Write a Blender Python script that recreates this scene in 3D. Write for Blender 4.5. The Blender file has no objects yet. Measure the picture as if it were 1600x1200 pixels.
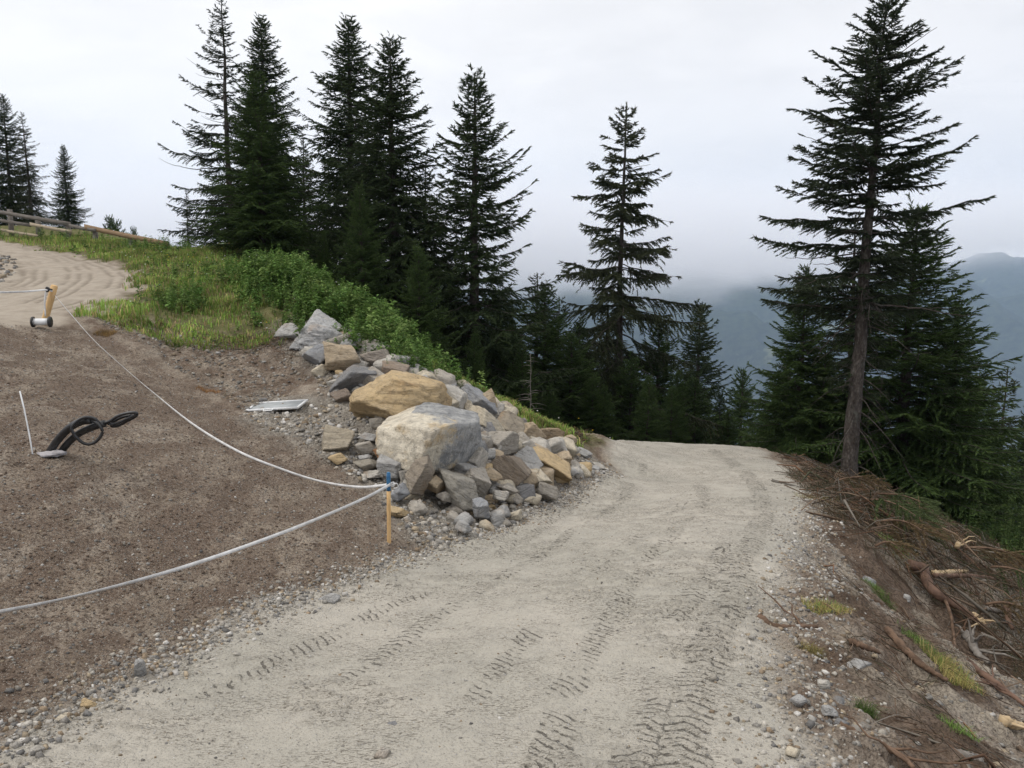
import bpy, math, random
import numpy as np
from mathutils import Vector

# ------------------------------------------------------------------ camera, sky, sun
S = bpy.context.scene
C = S.collection
R = math.radians
PITCH = R(8.0); F = 1248.0; EYE = 1.6
cam_d = bpy.data.cameras.new("camera"); cam = bpy.data.objects.new("camera", cam_d); C.objects.link(cam)
cam.location = (0, 0, EYE); cam.rotation_euler = (R(90) - PITCH, 0, 0)
cam_d.sensor_width = 36; cam_d.lens = 36 * F / 1600.0; cam_d.clip_start = 0.05; cam_d.clip_end = 40000
S.camera = cam
S.view_settings.view_transform = 'Standard'; S.view_settings.look = 'None'
S.view_settings.exposure = 0.17; S.view_settings.gamma = 1.0
S.cycles.max_bounces = 6; S.cycles.diffuse_bounces = 3; S.cycles.glossy_bounces = 2
S.cycles.transmission_bounces = 3; S.cycles.volume_bounces = 4; S.cycles.transparent_max_bounces = 8
S.cycles.use_denoising = True; S.cycles.volume_step_rate = 1.0; S.cycles.volume_max_steps = 96

SUN_EL, SUN_AZ = R(48), R(-105)      # azimuth measured from +Y towards +X: light comes from the left
sd = bpy.data.lights.new("sun", 'SUN'); sd.energy = 1.5; sd.angle = R(14); sd.color = (1, .96, .9)
sun = bpy.data.objects.new("sun", sd); C.objects.link(sun)
sv = Vector((math.sin(SUN_AZ) * math.cos(SUN_EL), math.cos(SUN_AZ) * math.cos(SUN_EL), math.sin(SUN_EL)))
sun.rotation_euler = sv.to_track_quat('Z', 'Y').to_euler()


class NT:
    """small helper for wiring node trees"""
    def __init__(s, nt): s.nt = nt; s.L = nt.links
    def n(s, typ, props=None, **kw):
        nd = s.nt.nodes.new(typ)
        for k, v in (props or {}).items(): setattr(nd, k, v)
        for k, v in kw.items():
            k = k.replace('_', ' ') if k.replace('_', ' ') in nd.inputs else k
            if k[0] == 'i' and k[1:].isdigit(): k = int(k[1:])
            sock = nd.inputs[k]
            if isinstance(v, bpy.types.NodeSocket): s.L.new(v, sock)
            else: sock.default_value = v
        return nd
    def math(s, op, a, b=0.0, c=None, clamp=False):
        kw = dict(i0=a, i1=b)
        if c is not None: kw['i2'] = c
        return s.n('ShaderNodeMath', {'operation': op, 'use_clamp': clamp}, **kw).outputs[0]
    def ramp(s, v, lo, hi, a=0.0, b=1.0):
        return s.n('ShaderNodeMapRange', {'interpolation_type': 'SMOOTHSTEP'}, i0=v, i1=lo, i2=hi, i3=a, i4=b).outputs[0]
    def mix(s, f, a, b, mode='MIX'):
        nd = s.nt.nodes.new('ShaderNodeMix'); nd.data_type = 'RGBA'; nd.blend_type = mode
        for i, v in ((0, f), (6, a), (7, b)):
            if isinstance(v, bpy.types.NodeSocket): s.L.new(v, nd.inputs[i])
            elif i == 0: nd.inputs[i].default_value = v
            else: nd.inputs[i].default_value = (*v, 1)[:4]
        return nd.outputs[2]
    def noise(s, vec, scale, detail=4, rough=.55, dist=0.0):
        return s.n('ShaderNodeTexNoise', Vector=vec, Scale=scale, Detail=detail, Roughness=rough, Distortion=dist).outputs[0]
    def scalev(s, vec, xyz):
        return s.n('ShaderNodeVectorMath', {'operation': 'MULTIPLY'}, i0=vec, i1=xyz).outputs[0]
    def voro(s, vec, scale, feature='F1'):
        return s.n('ShaderNodeTexVoronoi', {'feature': feature}, Vector=vec, Scale=scale)


W = bpy.data.worlds.new("World"); S.world = W; W.use_nodes = True
w = NT(W.node_tree); W.node_tree.nodes.clear()
gen = w.n('ShaderNodeTexCoord').outputs['Generated']
sky = w.n('ShaderNodeTexSky', {'sky_type': 'NISHITA', 'sun_disc': False, 'sun_elevation': SUN_EL, 'sun_rotation': SUN_AZ})
bg1 = w.n('ShaderNodeBackground', Color=sky.outputs[0], Strength=0.08)
sep = w.n('ShaderNodeSeparateXYZ', i0=gen)
sv1 = w.scalev(gen, (1, 1, 3.2))
cl = w.noise(sv1, 1.6, 6, .55, .3)
cl2 = w.noise(sv1, 5.0, 5, .6, .4)
ccol = w.mix(w.ramp(cl, .33, .68), (.72, .72, .73), (1.04, 1.02, 1.0))
ccol = w.mix(w.math('MULTIPLY', w.ramp(cl2, .4, .7), .42), ccol, (.66, .66, .67))
# brighter overhead and to the left, greyer towards the valley on the right
side = w.ramp(w.math('SUBTRACT', sep.outputs[0], w.math('MULTIPLY', sep.outputs[2], .9)), -.75, .65)
ccol = w.mix(side, w.mix(.5, ccol, (1.16, 1.14, 1.11)), w.mix(.5, ccol, (.78, .77, .77)))
up = w.ramp(sep.outputs[2], .5, 1.0)
ccol = w.mix(w.ramp(sep.outputs[2], .22, -.02, 0, .6), ccol, (.98, .97, .95))
ccol = w.mix(up, ccol, (1.5, 1.44, 1.36))
bg2 = w.n('ShaderNodeBackground', Color=ccol, Strength=1.0)
mixs = w.n('ShaderNodeMixShader', i0=.93, i1=bg1.outputs[0], i2=bg2.outputs[0])
w.L.new(mixs.outputs[0], w.n('ShaderNodeOutputWorld').inputs[0])


# ------------------------------------------------------------------ geometry of the view: where a pixel's ray meets the place
def ray(px, py):
    u = (px - 800) / F; v = (600 - py) / F
    d = np.array([u, math.cos(PITCH) + math.sin(PITCH) * v, -math.sin(PITCH) + math.cos(PITCH) * v])
    return d / d[1]
def P(px, py, Y): return np.array([0, 0, EYE]) + ray(px, py) * Y
RS = -0.14                                            # the road falls away at 8 degrees
def on_road(px, py):
    d = ray(px, py); Y = EYE / (RS - d[2]); return d[0] * Y, Y

# ------------------------------------------------------------------ noise
def vnoise(x, y, seed=0):
    xi = np.floor(x).astype(np.int64); yi = np.floor(y).astype(np.int64)
    fx = x - xi; fy = y - yi
    fx = fx * fx * fx * (fx * (fx * 6 - 15) + 10); fy = fy * fy * fy * (fy * (fy * 6 - 15) + 10)
    def h(a, b):
        n = (a * 374761393 + b * 668265263 + seed * 974634777) & 0xffffffff
        n = ((n ^ (n >> 13)) * 1274126177) & 0xffffffff
        return ((n ^ (n >> 16)) & 0xffff) / 65535.0
    return ((h(xi, yi) * (1 - fx) + h(xi + 1, yi) * fx) * (1 - fy) + (h(xi, yi + 1) * (1 - fx) + h(xi + 1, yi + 1) * fx) * fy) - .5
def fbm(x, y, octs=4, seed=0, gain=.5):
    s = 0; a = 1
    for o in range(octs):
        s = s + a * vnoise(x * 2 ** o + 17.3 * o, y * 2 ** o - 9.1 * o, seed + o); a *= gain
    return s

# ------------------------------------------------------------------ terrain heights: thin plate spline through surveyed points
cp = []
LEDGE = [on_road(*p) for p in [(-150, 1260), (0, 1170), (200, 1060), (400, 960), (560, 900), (650, 865), (800, 815), (900, 775), (962, 738)]]
REDGE = [on_road(*p) for p in [(1250, 1330), (1230, 1200), (1205, 1050), (1215, 950), (1240, 850), (1262, 800), (1262, 770), (1225, 730), (1192, 706)]]
for x, y in LEDGE[1:] + REDGE: cp.append((x, y, RS * y))
for y in (-6, -2, 0, 1.5, 3, 5, 7, 9, 12, 15, 17.5): 
    cp.append(((np.interp(y, [p[1] for p in LEDGE], [p[0] for p in LEDGE]) + np.interp(y, [p[1] for p in REDGE], [p[0] for p in REDGE])) / 2, y, RS * y + .01))
for px, py in [(935, 700), (1000, 697), (1060, 696), (1130, 697), (1190, 704)]: cp.append((*P(px, py, 19.6)[:2], P(px, py, 19.6)[2]))
for x in (1, 3, 5, 7): cp.append((x, 22.5, -4.3))
for x in (5, 8): cp.append((x, 27, -7.5)); cp.append((x, 34, -11))
for x, y in [(-4, 3), (-6, 4.5), (-3.6, 5.5), (-5.5, 7.5), (-3.2, 8), (-7.5, 9), (-5.6, 10.5), (-9, 11.5), (-7, 12)]:
    cp.append((x, y, -.45 - .255 * (x + 2.2) - .0314 * (y - 3.2) + (.05 if y > 6 else 0)))
for p in [(430, 636, 11.4), (520, 642, 11.3), (500, 700, 9.7), (560, 760, 8.7), (600, 800, 8.1),
          (150, 512, 13.2), (230, 502, 13.8), (430, 525, 14.3), (330, 600, 12.3), (470, 590, 12.6), (390, 560, 13.2),
          (690, 690, 9.9), (620, 625, 11.4), (560, 565, 12.9), (490, 525, 14), (800, 705, 11.3), (850, 765, 10.9), (740, 790, 9.2), (870, 692, 13.4),
          (560, 512, 15), (700, 592, 14.4), (650, 558, 14.9), (600, 515, 15.5), (520, 455, 17), (430, 418, 19), (300, 408, 22), (262, 398, 24.5),
          (800, 640, 14.2), (860, 668, 15.2), (905, 687, 16.5),
          (350, 470, 16.5), (300, 435, 18.5), (70, 503, 13.1), (0, 482, 14.2), (215, 447, 17), (150, 411, 22), (60, 389, 26), (0, 376, 28),
          (100, 440, 18), (0, 432, 19), (0, 368, 30.5), (100, 374, 29), (200, 391, 26.5), (-150, 370, 29), (-150, 500, 13.5),
          (1600, 1200, 4.2), (1600, 900, 12), (1325, 757, 18), (1450, 1000, 7.6)]:
    q = P(*p); cp.append(tuple(q))
for px, py, Y in [(700, 592, 14.4), (650, 558, 14.9), (600, 515, 15.5), (520, 455, 17), (800, 640, 14.2), (860, 668, 15.2)]:
    q = P(px, py, Y); cp.append((q[0] + .6, q[1] + 2.6, q[2] - 1.7)); cp.append((q[0] + 1.5, q[1] + 7, q[2] - 4.6)); cp.append((q[0] + 2, q[1] + 13, q[2] - 8))
cp += [(-6.2, 25, 1.6), (-6.5, 33, -1.2), (-11, 34, 1.2), (-13, 45, -3), (-20, 24, 2.6), (-22, 34, 3.1), (-24, 42, 3.4), (-17, 40, 2.6), (-18, 12, 1.7), (-14, 5, 1.6),
       (-20, 0, 2.2), (-10, -4, 1.6), (-5, -3, 1.0), (-25, -20, 5), (0, -25, 3.5), (12, -20, -1)]
for y in (-2, 1, 3, 6, 9, 12, 15):
    xr = np.interp(y, [p[1] for p in REDGE[::1]], [p[0] for p in REDGE])
    for dx, dz in ((.35, .03), (3.4, 1.4), (9, 4.6), (18, 10)): cp.append((xr + dx, y, RS * y - dz))
for dx, dz in ((3.5, 1.6), (9, 5), (18, 11)): cp.append((5.9 + dx, 20, -2.8 - dz)); cp.append((6 + dx, 28, -7 - dz))
for x, y, z in [(-60, 60, -12), (-60, 20, -3), (-60, -30, 4), (0, 65, -24), (60, 65, -50), (60, 20, -38), (60, -20, -32), (-30, 65, -14), (25, 60, -36), (0, -45, 6), (60, -60, -25), (-60, -60, 12)]: cp.append((x, y, z))
cp = np.array(cp, float)
def tps_k(r2): return np.where(r2 > 1e-12, .5 * r2 * np.log(np.maximum(r2, 1e-12)), 0)
n_ = len(cp); d2 = ((cp[:, None, :2] - cp[None, :, :2]) ** 2).sum(-1)
A = np.zeros((n_ + 3, n_ + 3)); A[:n_, :n_] = tps_k(d2) + np.eye(n_) * .02
A[:n_, n_] = 1; A[:n_, n_ + 1:] = cp[:, :2]; A[n_:, :n_] = A[:n_, n_:].T
sol = np.linalg.solve(A, np.concatenate([cp[:, 2], [0, 0, 0]]))
def base_h(x, y):
    x = np.asarray(x, float); y = np.asarray(y, float); sh = x.shape; x = x.ravel(); y = y.ravel(); out = np.empty(x.size)
    for i in range(0, x.size, 20000):
        xx, yy = x[i:i + 20000], y[i:i + 20000]
        k = tps_k((xx[:, None] - cp[None, :, 0]) ** 2 + (yy[:, None] - cp[None, :, 1]) ** 2)
        out[i:i + 20000] = k @ sol[:n_] + sol[n_] + sol[n_ + 1] * xx + sol[n_ + 2] * yy
    r = np.hypot(x, y)
    far = np.maximum(-20 - .42 * (r - 50) - .25 * x * np.clip(r / 60, 0, 3) / 3, -760)
    t = np.clip((r - 52) / 30, 0, 1); t = t * t * (3 - 2 * t)
    return (out * (1 - t) + far * t).reshape(sh)
def hit(px, py, fn=base_h, lo=1.5, hi=45):
    d = ray(px, py); Y = np.linspace(lo, hi, 1500); g = EYE + d[2] * Y - fn(d[0] * Y, Y)
    i = np.argmax(g < 0)
    if g[i] >= 0: i = len(Y) - 1
    return np.array([d[0] * Y[i], Y[i], EYE + d[2] * Y[i]])

# ------------------------------------------------------------------ zones on the ground (world outlines, met by ray once)
def zone(pts, lo=1.5): return np.array([hit(*p, lo=lo)[:2] for p in pts])
def sdist(poly, x, y):
    """signed distance, positive inside"""
    inside = np.zeros(x.shape, bool); dm = np.full(x.shape, 1e9)
    for (x0, y0), (x1, y1) in zip(poly, np.roll(poly, -1, 0)):
        dx, dy = x1 - x0, y1 - y0
        t = np.clip(((x - x0) * dx + (y - y0) * dy) / (dx * dx + dy * dy + 1e-12), 0, 1)
        dm = np.minimum(dm, (x - x0 - t * dx) ** 2 + (y - y0 - t * dy) ** 2)
        c = ((y0 > y) != (y1 > y)) & (x < dx * (y - y0) / (dy if dy else 1e-12) + x0); inside ^= c
    return np.where(inside, 1, -1) * np.sqrt(dm)
def sstep(a, b, v): t = np.clip((v - a) / (b - a), 0, 1); return t * t * (3 - 2 * t)

road_poly = np.array([(-4.5, -25)] + LEDGE + [P(932, 700, 19.6)[:2], (0.5, 24), (-3, 30), (1, 32), (5.5, 24)] + REDGE[::-1] + [(1.0, -25)])
Z_DIRT = np.array([(-16, -6)] + [(x - .15, y) for x, y in LEDGE[:6]] + [tuple(hit(*p)[:2]) for p in [(620, 840), (585, 765), (520, 730), (470, 690), (380, 655), (280, 590), (170, 520), (60, 512), (0, 505)]] + [(-14, 13), (-20, 6)])
Z_UPRO = np.array([tuple(hit(*p)[:2]) for p in [(170, 487), (215, 462), (222, 435), (190, 415), (130, 400), (60, 387), (0, 376)]] + [(-30, 32), (-30, 12), tuple(hit(0, 503)[:2]), tuple(hit(90, 505)[:2])])
Z_GRAS = np.array([tuple(hit(*p)[:2]) for p in [(130, 492), (200, 500), (300, 515), (400, 528), (450, 528), (470, 500), (500, 495), (540, 520), (600, 545), (650, 578), (700, 602), (770, 635), (840, 668), (905, 690)]] + [(2.5, 19.5), (1, 24), (-2, 40), (-30, 60), (-40, 33), tuple(hit(0, 374)[:2]), tuple(hit(60, 386)[:2]), tuple(hit(130, 398)[:2]), tuple(hit(190, 412)[:2]), tuple(hit(226, 433)[:2]), tuple(hit(220, 465)[:2])])
Z_RUBB = zone([(440, 520), (470, 495), (560, 515), (640, 568), (720, 610), (800, 645), (880, 685), (955, 725), (960, 745), (880, 785), (800, 820), (690, 860), (630, 845), (590, 770), (520, 735), (470, 690), (370, 650), (400, 620), (500, 630), (490, 580)])
Z_SLAS = np.array([(x + .35, y) for x, y in REDGE] + [(8, 22), (14, 24), (30, 18), (30, -8), (3, -8)])

def masks(x, y):
    wx = x + fbm(x * 1.3, y * 1.3, 4, 5) * .5; wy = y + fbm(x * 1.3, y * 1.3, 4, 11) * .5
    road = sstep(-.22, .12, sdist(road_poly, x + fbm(x * 2, y * 2, 3, 3) * .22, y + fbm(x * 2, y * 2, 3, 8) * .22))
    dirt = sstep(-.12, .12, sdist(Z_DIRT, x * .6 + wx * .4, y * .6 + wy * .4)) * (1 - road)
    upro = sstep(-.2, .2, sdist(Z_UPRO, wx, wy))
    gras = sstep(-.5, .3, sdist(Z_GRAS, wx, wy) + fbm(x * 3, y * 3, 3, 21) * .5)
    rubb = sstep(-.3, .2, sdist(Z_RUBB, wx, wy)) * (1 - road)
    slas = sstep(-.3, .3, sdist(Z_SLAS, wx, wy)) * (1 - road)
    return road, dirt, upro, gras * (1 - upro), rubb, slas

# wheel tracks: polylines in pixels over the road, met once with the ground
def track(pts): return np.array([on_road(*p) for p in pts])
TR = [(track([(1060, 1290), (1085, 1150), (1105, 1060), (1130, 980), (1160, 900), (1185, 850), (1195, 800), (1170, 745), (1120, 708)]), .12, .075, 1.0, .02),
      (track([(780, 1330), (850, 1200), (880, 1100), (960, 980), (1010, 900), (1050, 850), (1100, 780), (1090, 730), (1060, 700)]), .085, .068, .6, .42),
      (track([(330, 1210), (450, 1110), (560, 1040), (680, 960), (780, 900), (880, 840), (980, 770), (1010, 720), (985, 700)]), .085, .07, .55, .42),
      (track([(620, 1260), (700, 1130), (790, 1020), (900, 930), (1000, 850), (1060, 790)]), .08, .066, .5, .5),
      (track([(980, 1260), (1010, 1130), (1040, 1040), (1080, 950), (1110, 880)]), .08, .064, .7, .32),
      (track([(120, 1190), (260, 1110), (400, 1040), (560, 960), (700, 900), (850, 820), (940, 760)]), .08, .07, .5, .5)]
UP = [([(20, 383), (56, 390), (103, 405), (125, 422), (123, 437), (97, 456), (60, 470)], .36), ([(-20, 392), (6, 395), (37, 403), (56, 419), (53, 437), (34, 447), (0, 452)], .4), ([(140, 405), (172, 416), (194, 431), (187, 447), (150, 469), (110, 480)], .42), ([(60, 384), (110, 395), (160, 412)], .3), ([(0, 405), (25, 412), (35, 428), (15, 440)], .25)]
UPT = [(np.array([hit(*p)[:2] for p in l]), hw) for l, hw in UP]
def along_line(pl, x, y):
    best = np.full(x.shape, 1e9); ss = np.zeros(x.shape); tt = np.zeros(x.shape); s0 = 0
    for (x0, y0), (x1, y1) in zip(pl[:-1], pl[1:]):
        dx, dy = x1 - x0, y1 - y0; L = math.hypot(dx, dy)
        t = np.clip(((x - x0) * dx + (y - y0) * dy) / L ** 2, 0, 1)
        d = (x - x0 - t * dx) ** 2 + (y - y0 - t * dy) ** 2
        m = d < best; best = np.where(m, d, best); ss = np.where(m, s0 + t * L, ss)
        tt = np.where(m, ((x - x0) * dy - (y - y0) * dx) / L, tt); s0 += L
    return ss, tt, np.sqrt(best)
def lugs(x, y):
    """height, dampness and painted shade of the wheel marks pressed into the gravel"""
    z = np.zeros(x.shape); w_ = np.zeros(x.shape); u_ = np.zeros(x.shape); PHS = np.zeros(x.shape)
    for k, (pl, hw, per, amp, gap) in enumerate(TR):
        sel = np.where((x > pl[:, 0].min() - .6) & (x < pl[:, 0].max() + .6) & (y > pl[:, 1].min() - .3) & (y < pl[:, 1].max() + .3))[0] if x.ndim == 1 else None
        if sel is None or not len(sel): continue
        X_, Y_ = x[sel], y[sel]; ss, tt, _ = along_line(pl, X_, Y_)
        tt = tt + fbm(X_ * 1.1, Y_ * 1.1, 3, 40 + k) * .12
        across = sstep(hw * 1.15, hw * .8, np.abs(tt) + fbm(X_ * 9, Y_ * 9, 2, 44 + k) * .04)
        ph = (ss + (tt * .75 if k % 2 else np.abs(tt) * .6) + fbm(X_ * 5, Y_ * 5, 2, 50 + k) * .05) / per
        tri = 1 - np.abs((ph % 1) - .5) * 2                       # 1 in the middle of a bar
        bar = sstep(.4, .62, tri); groove = sstep(.42, .22, tri)
        pres = sstep(gap - .2, gap + .24, fbm(X_ * .9 + 7 * k, Y_ * .9, 3, 60 + k) + .45 + .35 * vnoise(X_ * 5, Y_ * 5, 70 + k)) * amp
        z[sel] += across * pres * (bar * .009 - .006); a_ = across * pres; m_ = a_ > w_[sel]; PHS[sel] = np.where(m_, ph + 40 * k, PHS[sel]); w_[sel] = np.maximum(w_[sel], a_)
    if x.max() < -3 or x.min() < -6:
        for pl, hw in UPT:
            ss, tt, d = along_line(pl, x, y); a = sstep(hw, hw * .8, np.abs(d)); st = .5 + .5 * np.cos(tt * 27)
            a = a * sstep(-.25, .1, fbm(x * 1.1, y * 1.1, 3, 71) + .1); z -= a * (.01 + .02 * st); u_ = np.maximum(u_, a * sstep(.45, .95, st))
    return z, w_, u_, PHS
def crumbs(x, y): return sstep(.1, .26, fbm(x * 6, y * 15, 4, 31, .7)) * sstep(-.12, .2, fbm(x * .8, y * .8, 2, 33))
def detail(x, y, M):
    road, dirt, upro, gras, rubb, slas = M
    near = sstep(60, 25, np.hypot(x, y))
    rough = .010 * road + .03 * dirt + .014 * upro + .06 * gras + .07 * rubb + .09 * slas
    rest = np.clip(1 - road - dirt - upro - gras - rubb - slas, 0, 1)
    z = (rough + .07 * rest) * fbm(x * 2.2, y * 2.2, 5, 1, .55) * 1.3
    z += (.008 * road + .004 * upro) * fbm(x * 14, y * 14, 3, 2, .6) + (.02 * dirt + .032 * rubb + .035 * slas + .03 * rest) * fbm(x * 15, y * 15, 3, 4, .6)
    # smeared, scraped crumbs lying across the road
    z += road * .016 * crumbs(x, y)
    z += road * .03 * fbm(x * .9, y * .35, 2, 77)
    # rills running down the cut bank
    z -= (dirt * .03 + rest * .05) * sstep(.1, .35, fbm(x * 1.2 + y * .9, y * .5 - x * .2, 3, 35))
    g = road * sstep(30, 14, y)
    lz = lugs(x, y)
    z = z + lz[0] * np.maximum(g, upro)
    return z * near
def H(x, y):
    x = np.atleast_1d(np.asarray(x, float)); y = np.atleast_1d(np.asarray(y, float))
    return base_h(x, y) + detail(x, y, masks(x, y))
def Hs(x, y): return float(H(x, y)[0])

# ------------------------------------------------------------------ object helpers
def tag(o, label=None, cat=None, group=None, kind=None):
    if label: o['label'] = label
    if cat: o['category'] = cat
    if group: o['group'] = group
    if kind: o['kind'] = kind
    return o
def npmesh(name, V, faces, mat, parent=None, loc=None, smooth=False, attrs=None):
    """faces: an int array (n,3) or (n,4) or a list of such arrays"""
    me = bpy.data.meshes.new(name)
    fs = faces if isinstance(faces, list) else [faces]; fs = [f for f in fs if len(f)]
    V = np.ascontiguousarray(V, np.float32)
    me.vertices.add(len(V)); me.vertices.foreach_set('co', V.ravel())
    idx = np.concatenate([f.ravel() for f in fs]).astype(np.int32)
    tot = np.concatenate([np.full(len(f), f.shape[1]) for f in fs]).astype(np.int32)
    me.loops.add(len(idx)); me.loops.foreach_set('vertex_index', idx)
    me.polygons.add(len(tot)); me.polygons.foreach_set('loop_start', np.concatenate([[0], np.cumsum(tot)[:-1]]).astype(np.int32))
    me.polygons.foreach_set('loop_total', tot)
    if smooth: me.polygons.foreach_set('use_smooth', np.ones(len(tot), bool))
    for k, v in (attrs or {}).items():
        a = me.attributes.new(k, 'FLOAT_COLOR', 'POINT')
        v = np.asarray(v, np.float32); v = np.concatenate([v, np.ones((len(v), 4 - v.shape[1]), np.float32)], 1)
        a.data.foreach_set('color', v.ravel())
    me.update(calc_edges=True); me.validate()
    me.materials.append(mat)
    o = bpy.data.objects.new(name, me); C.objects.link(o)
    if parent: o.parent = parent
    if loc is not None: o.location = loc
    return o
def empty(name, loc, rz=0):
    o = bpy.data.objects.new(name, None); C.objects.link(o); o.location = loc; o.rotation_euler = (0, 0, rz); o.empty_display_size = .2
    return o
def copy_tree(o, parent=None):
    c = o.copy(); C.objects.link(c); c.parent = parent
    for ch in [q for q in bpy.data.objects if q.parent == o]: copy_tree(ch, c)
    return c
def frames(pts):
    pts = np.asarray(pts, float); t = np.gradient(pts, axis=0); t /= np.linalg.norm(t, axis=1)[:, None] + 1e-9
    ref = np.array([0, 0, 1.0]) if abs(t[:, 2]).mean() < .8 else np.array([1.0, 0, 0])
    a = np.cross(t, ref); a /= np.linalg.norm(a, axis=1)[:, None] + 1e-9; b = np.cross(a, t)
    return t, a, b
def tube(pts, rad, sides=8, cap=True, jag=0, rng=None):
    pts = np.asarray(pts, float); n = len(pts); rad = np.broadcast_to(rad, (n,)); t, a, b = frames(pts)
    th = np.arange(sides) / sides * 2 * np.pi
    ring = a[:, None] * np.cos(th)[None, :, None] + b[:, None] * np.sin(th)[None, :, None]
    rr = np.broadcast_to(rad[:, None], (n, sides)).copy()
    if jag: rr *= 1 + (rng.random((n, sides)) - .5) * jag
    V = (pts[:, None] + ring * rr[:, :, None]).reshape(-1, 3)
    i = np.arange(n - 1)[:, None] * sides; j = np.arange(sides)[None]; k = (j + 1) % sides
    Fq = np.stack([i + j, i + k, i + sides + k, i + sides + j], -1).reshape(-1, 4)
    caps = []
    if cap:
        V = np.concatenate([V, pts[:1], pts[-1:]]); c0, c1 = n * sides, n * sides + 1; j = np.arange(sides); k = (j + 1) % sides
        caps = [np.stack([k, j, np.full(sides, c0)], -1), np.stack([(n - 1) * sides + j, (n - 1) * sides + k, np.full(sides, c1)], -1)]
    return V, [Fq] + caps
def join(parts):
    """parts: list of (V, [faces])"""
    Vs, q, t = [], [], []; off = 0
    for V, fs in parts:
        Vs.append(V)
        for f in fs: (q if f.shape[1] == 4 else t).append(f + off)
        off += len(V)
    out = []
    if q: out.append(np.concatenate(q))
    if t: out.append(np.concatenate(t))
    return np.concatenate(Vs), out
def curve(pts, n=24):
    """Catmull-Rom through the points"""
    p = np.asarray(pts, float); p = np.concatenate([2 * p[:1] - p[1:2], p, 2 * p[-1:] - p[-2:-1]]); m = len(p) - 3
    u = np.linspace(0, m - 1e-6, n); i = u.astype(int); f = (u - i)[:, None]
    a, b, c, d = p[i], p[i + 1], p[i + 2], p[i + 3]
    return .5 * (2 * b + (c - a) * f + (2 * a - 5 * b + 4 * c - d) * f ** 2 + (3 * b - a - 3 * c + d) * f ** 3)
def box(x0, x1, y0, y1, z0, z1):
    V = np.array([(x, y, z) for z in (z0, z1) for y in (y0, y1) for x in (x0, x1)], float)
    return V, [np.array([(0, 2, 3, 1), (4, 5, 7, 6), (0, 1, 5, 4), (2, 6, 7, 3), (0, 4, 6, 2), (1, 3, 7, 5)])]

# ------------------------------------------------------------------ materials
def material(name, fn, rough=.9, spec=.2):
    m = bpy.data.materials.new(name); m.use_nodes = True; m.node_tree.nodes.clear(); k = NT(m.node_tree)
    b = k.n('ShaderNodeBsdfPrincipled', Roughness=rough); b.inputs['Specular IOR Level'].default_value = spec
    col, hgt, dist = fn(k, b)
    if isinstance(col, bpy.types.NodeSocket): k.L.new(col, b.inputs['Base Color'])
    else: b.inputs['Base Color'].default_value = (*col, 1)
    if hgt is not None: k.L.new(k.n('ShaderNodeBump', Height=hgt, Distance=dist, Strength=1.0).outputs[0], b.inputs['Normal'])
    k.L.new(b.outputs[0], k.n('ShaderNodeOutputMaterial').inputs[0]); return m
def simple(name, c1, c2, scale=20, rough=.8, stretch=(1, 1, 1), bump=.0, spec=.2):
    def fn(k, b):
        v = k.scalev(k.n('ShaderNodeTexCoord').outputs['Object'], stretch); n = k.noise(v, scale, 5, .6)
        return k.mix(k.ramp(n, .3, .7), c1, c2), (n if bump else None), bump
    return material(name, fn, rough, spec)

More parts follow.
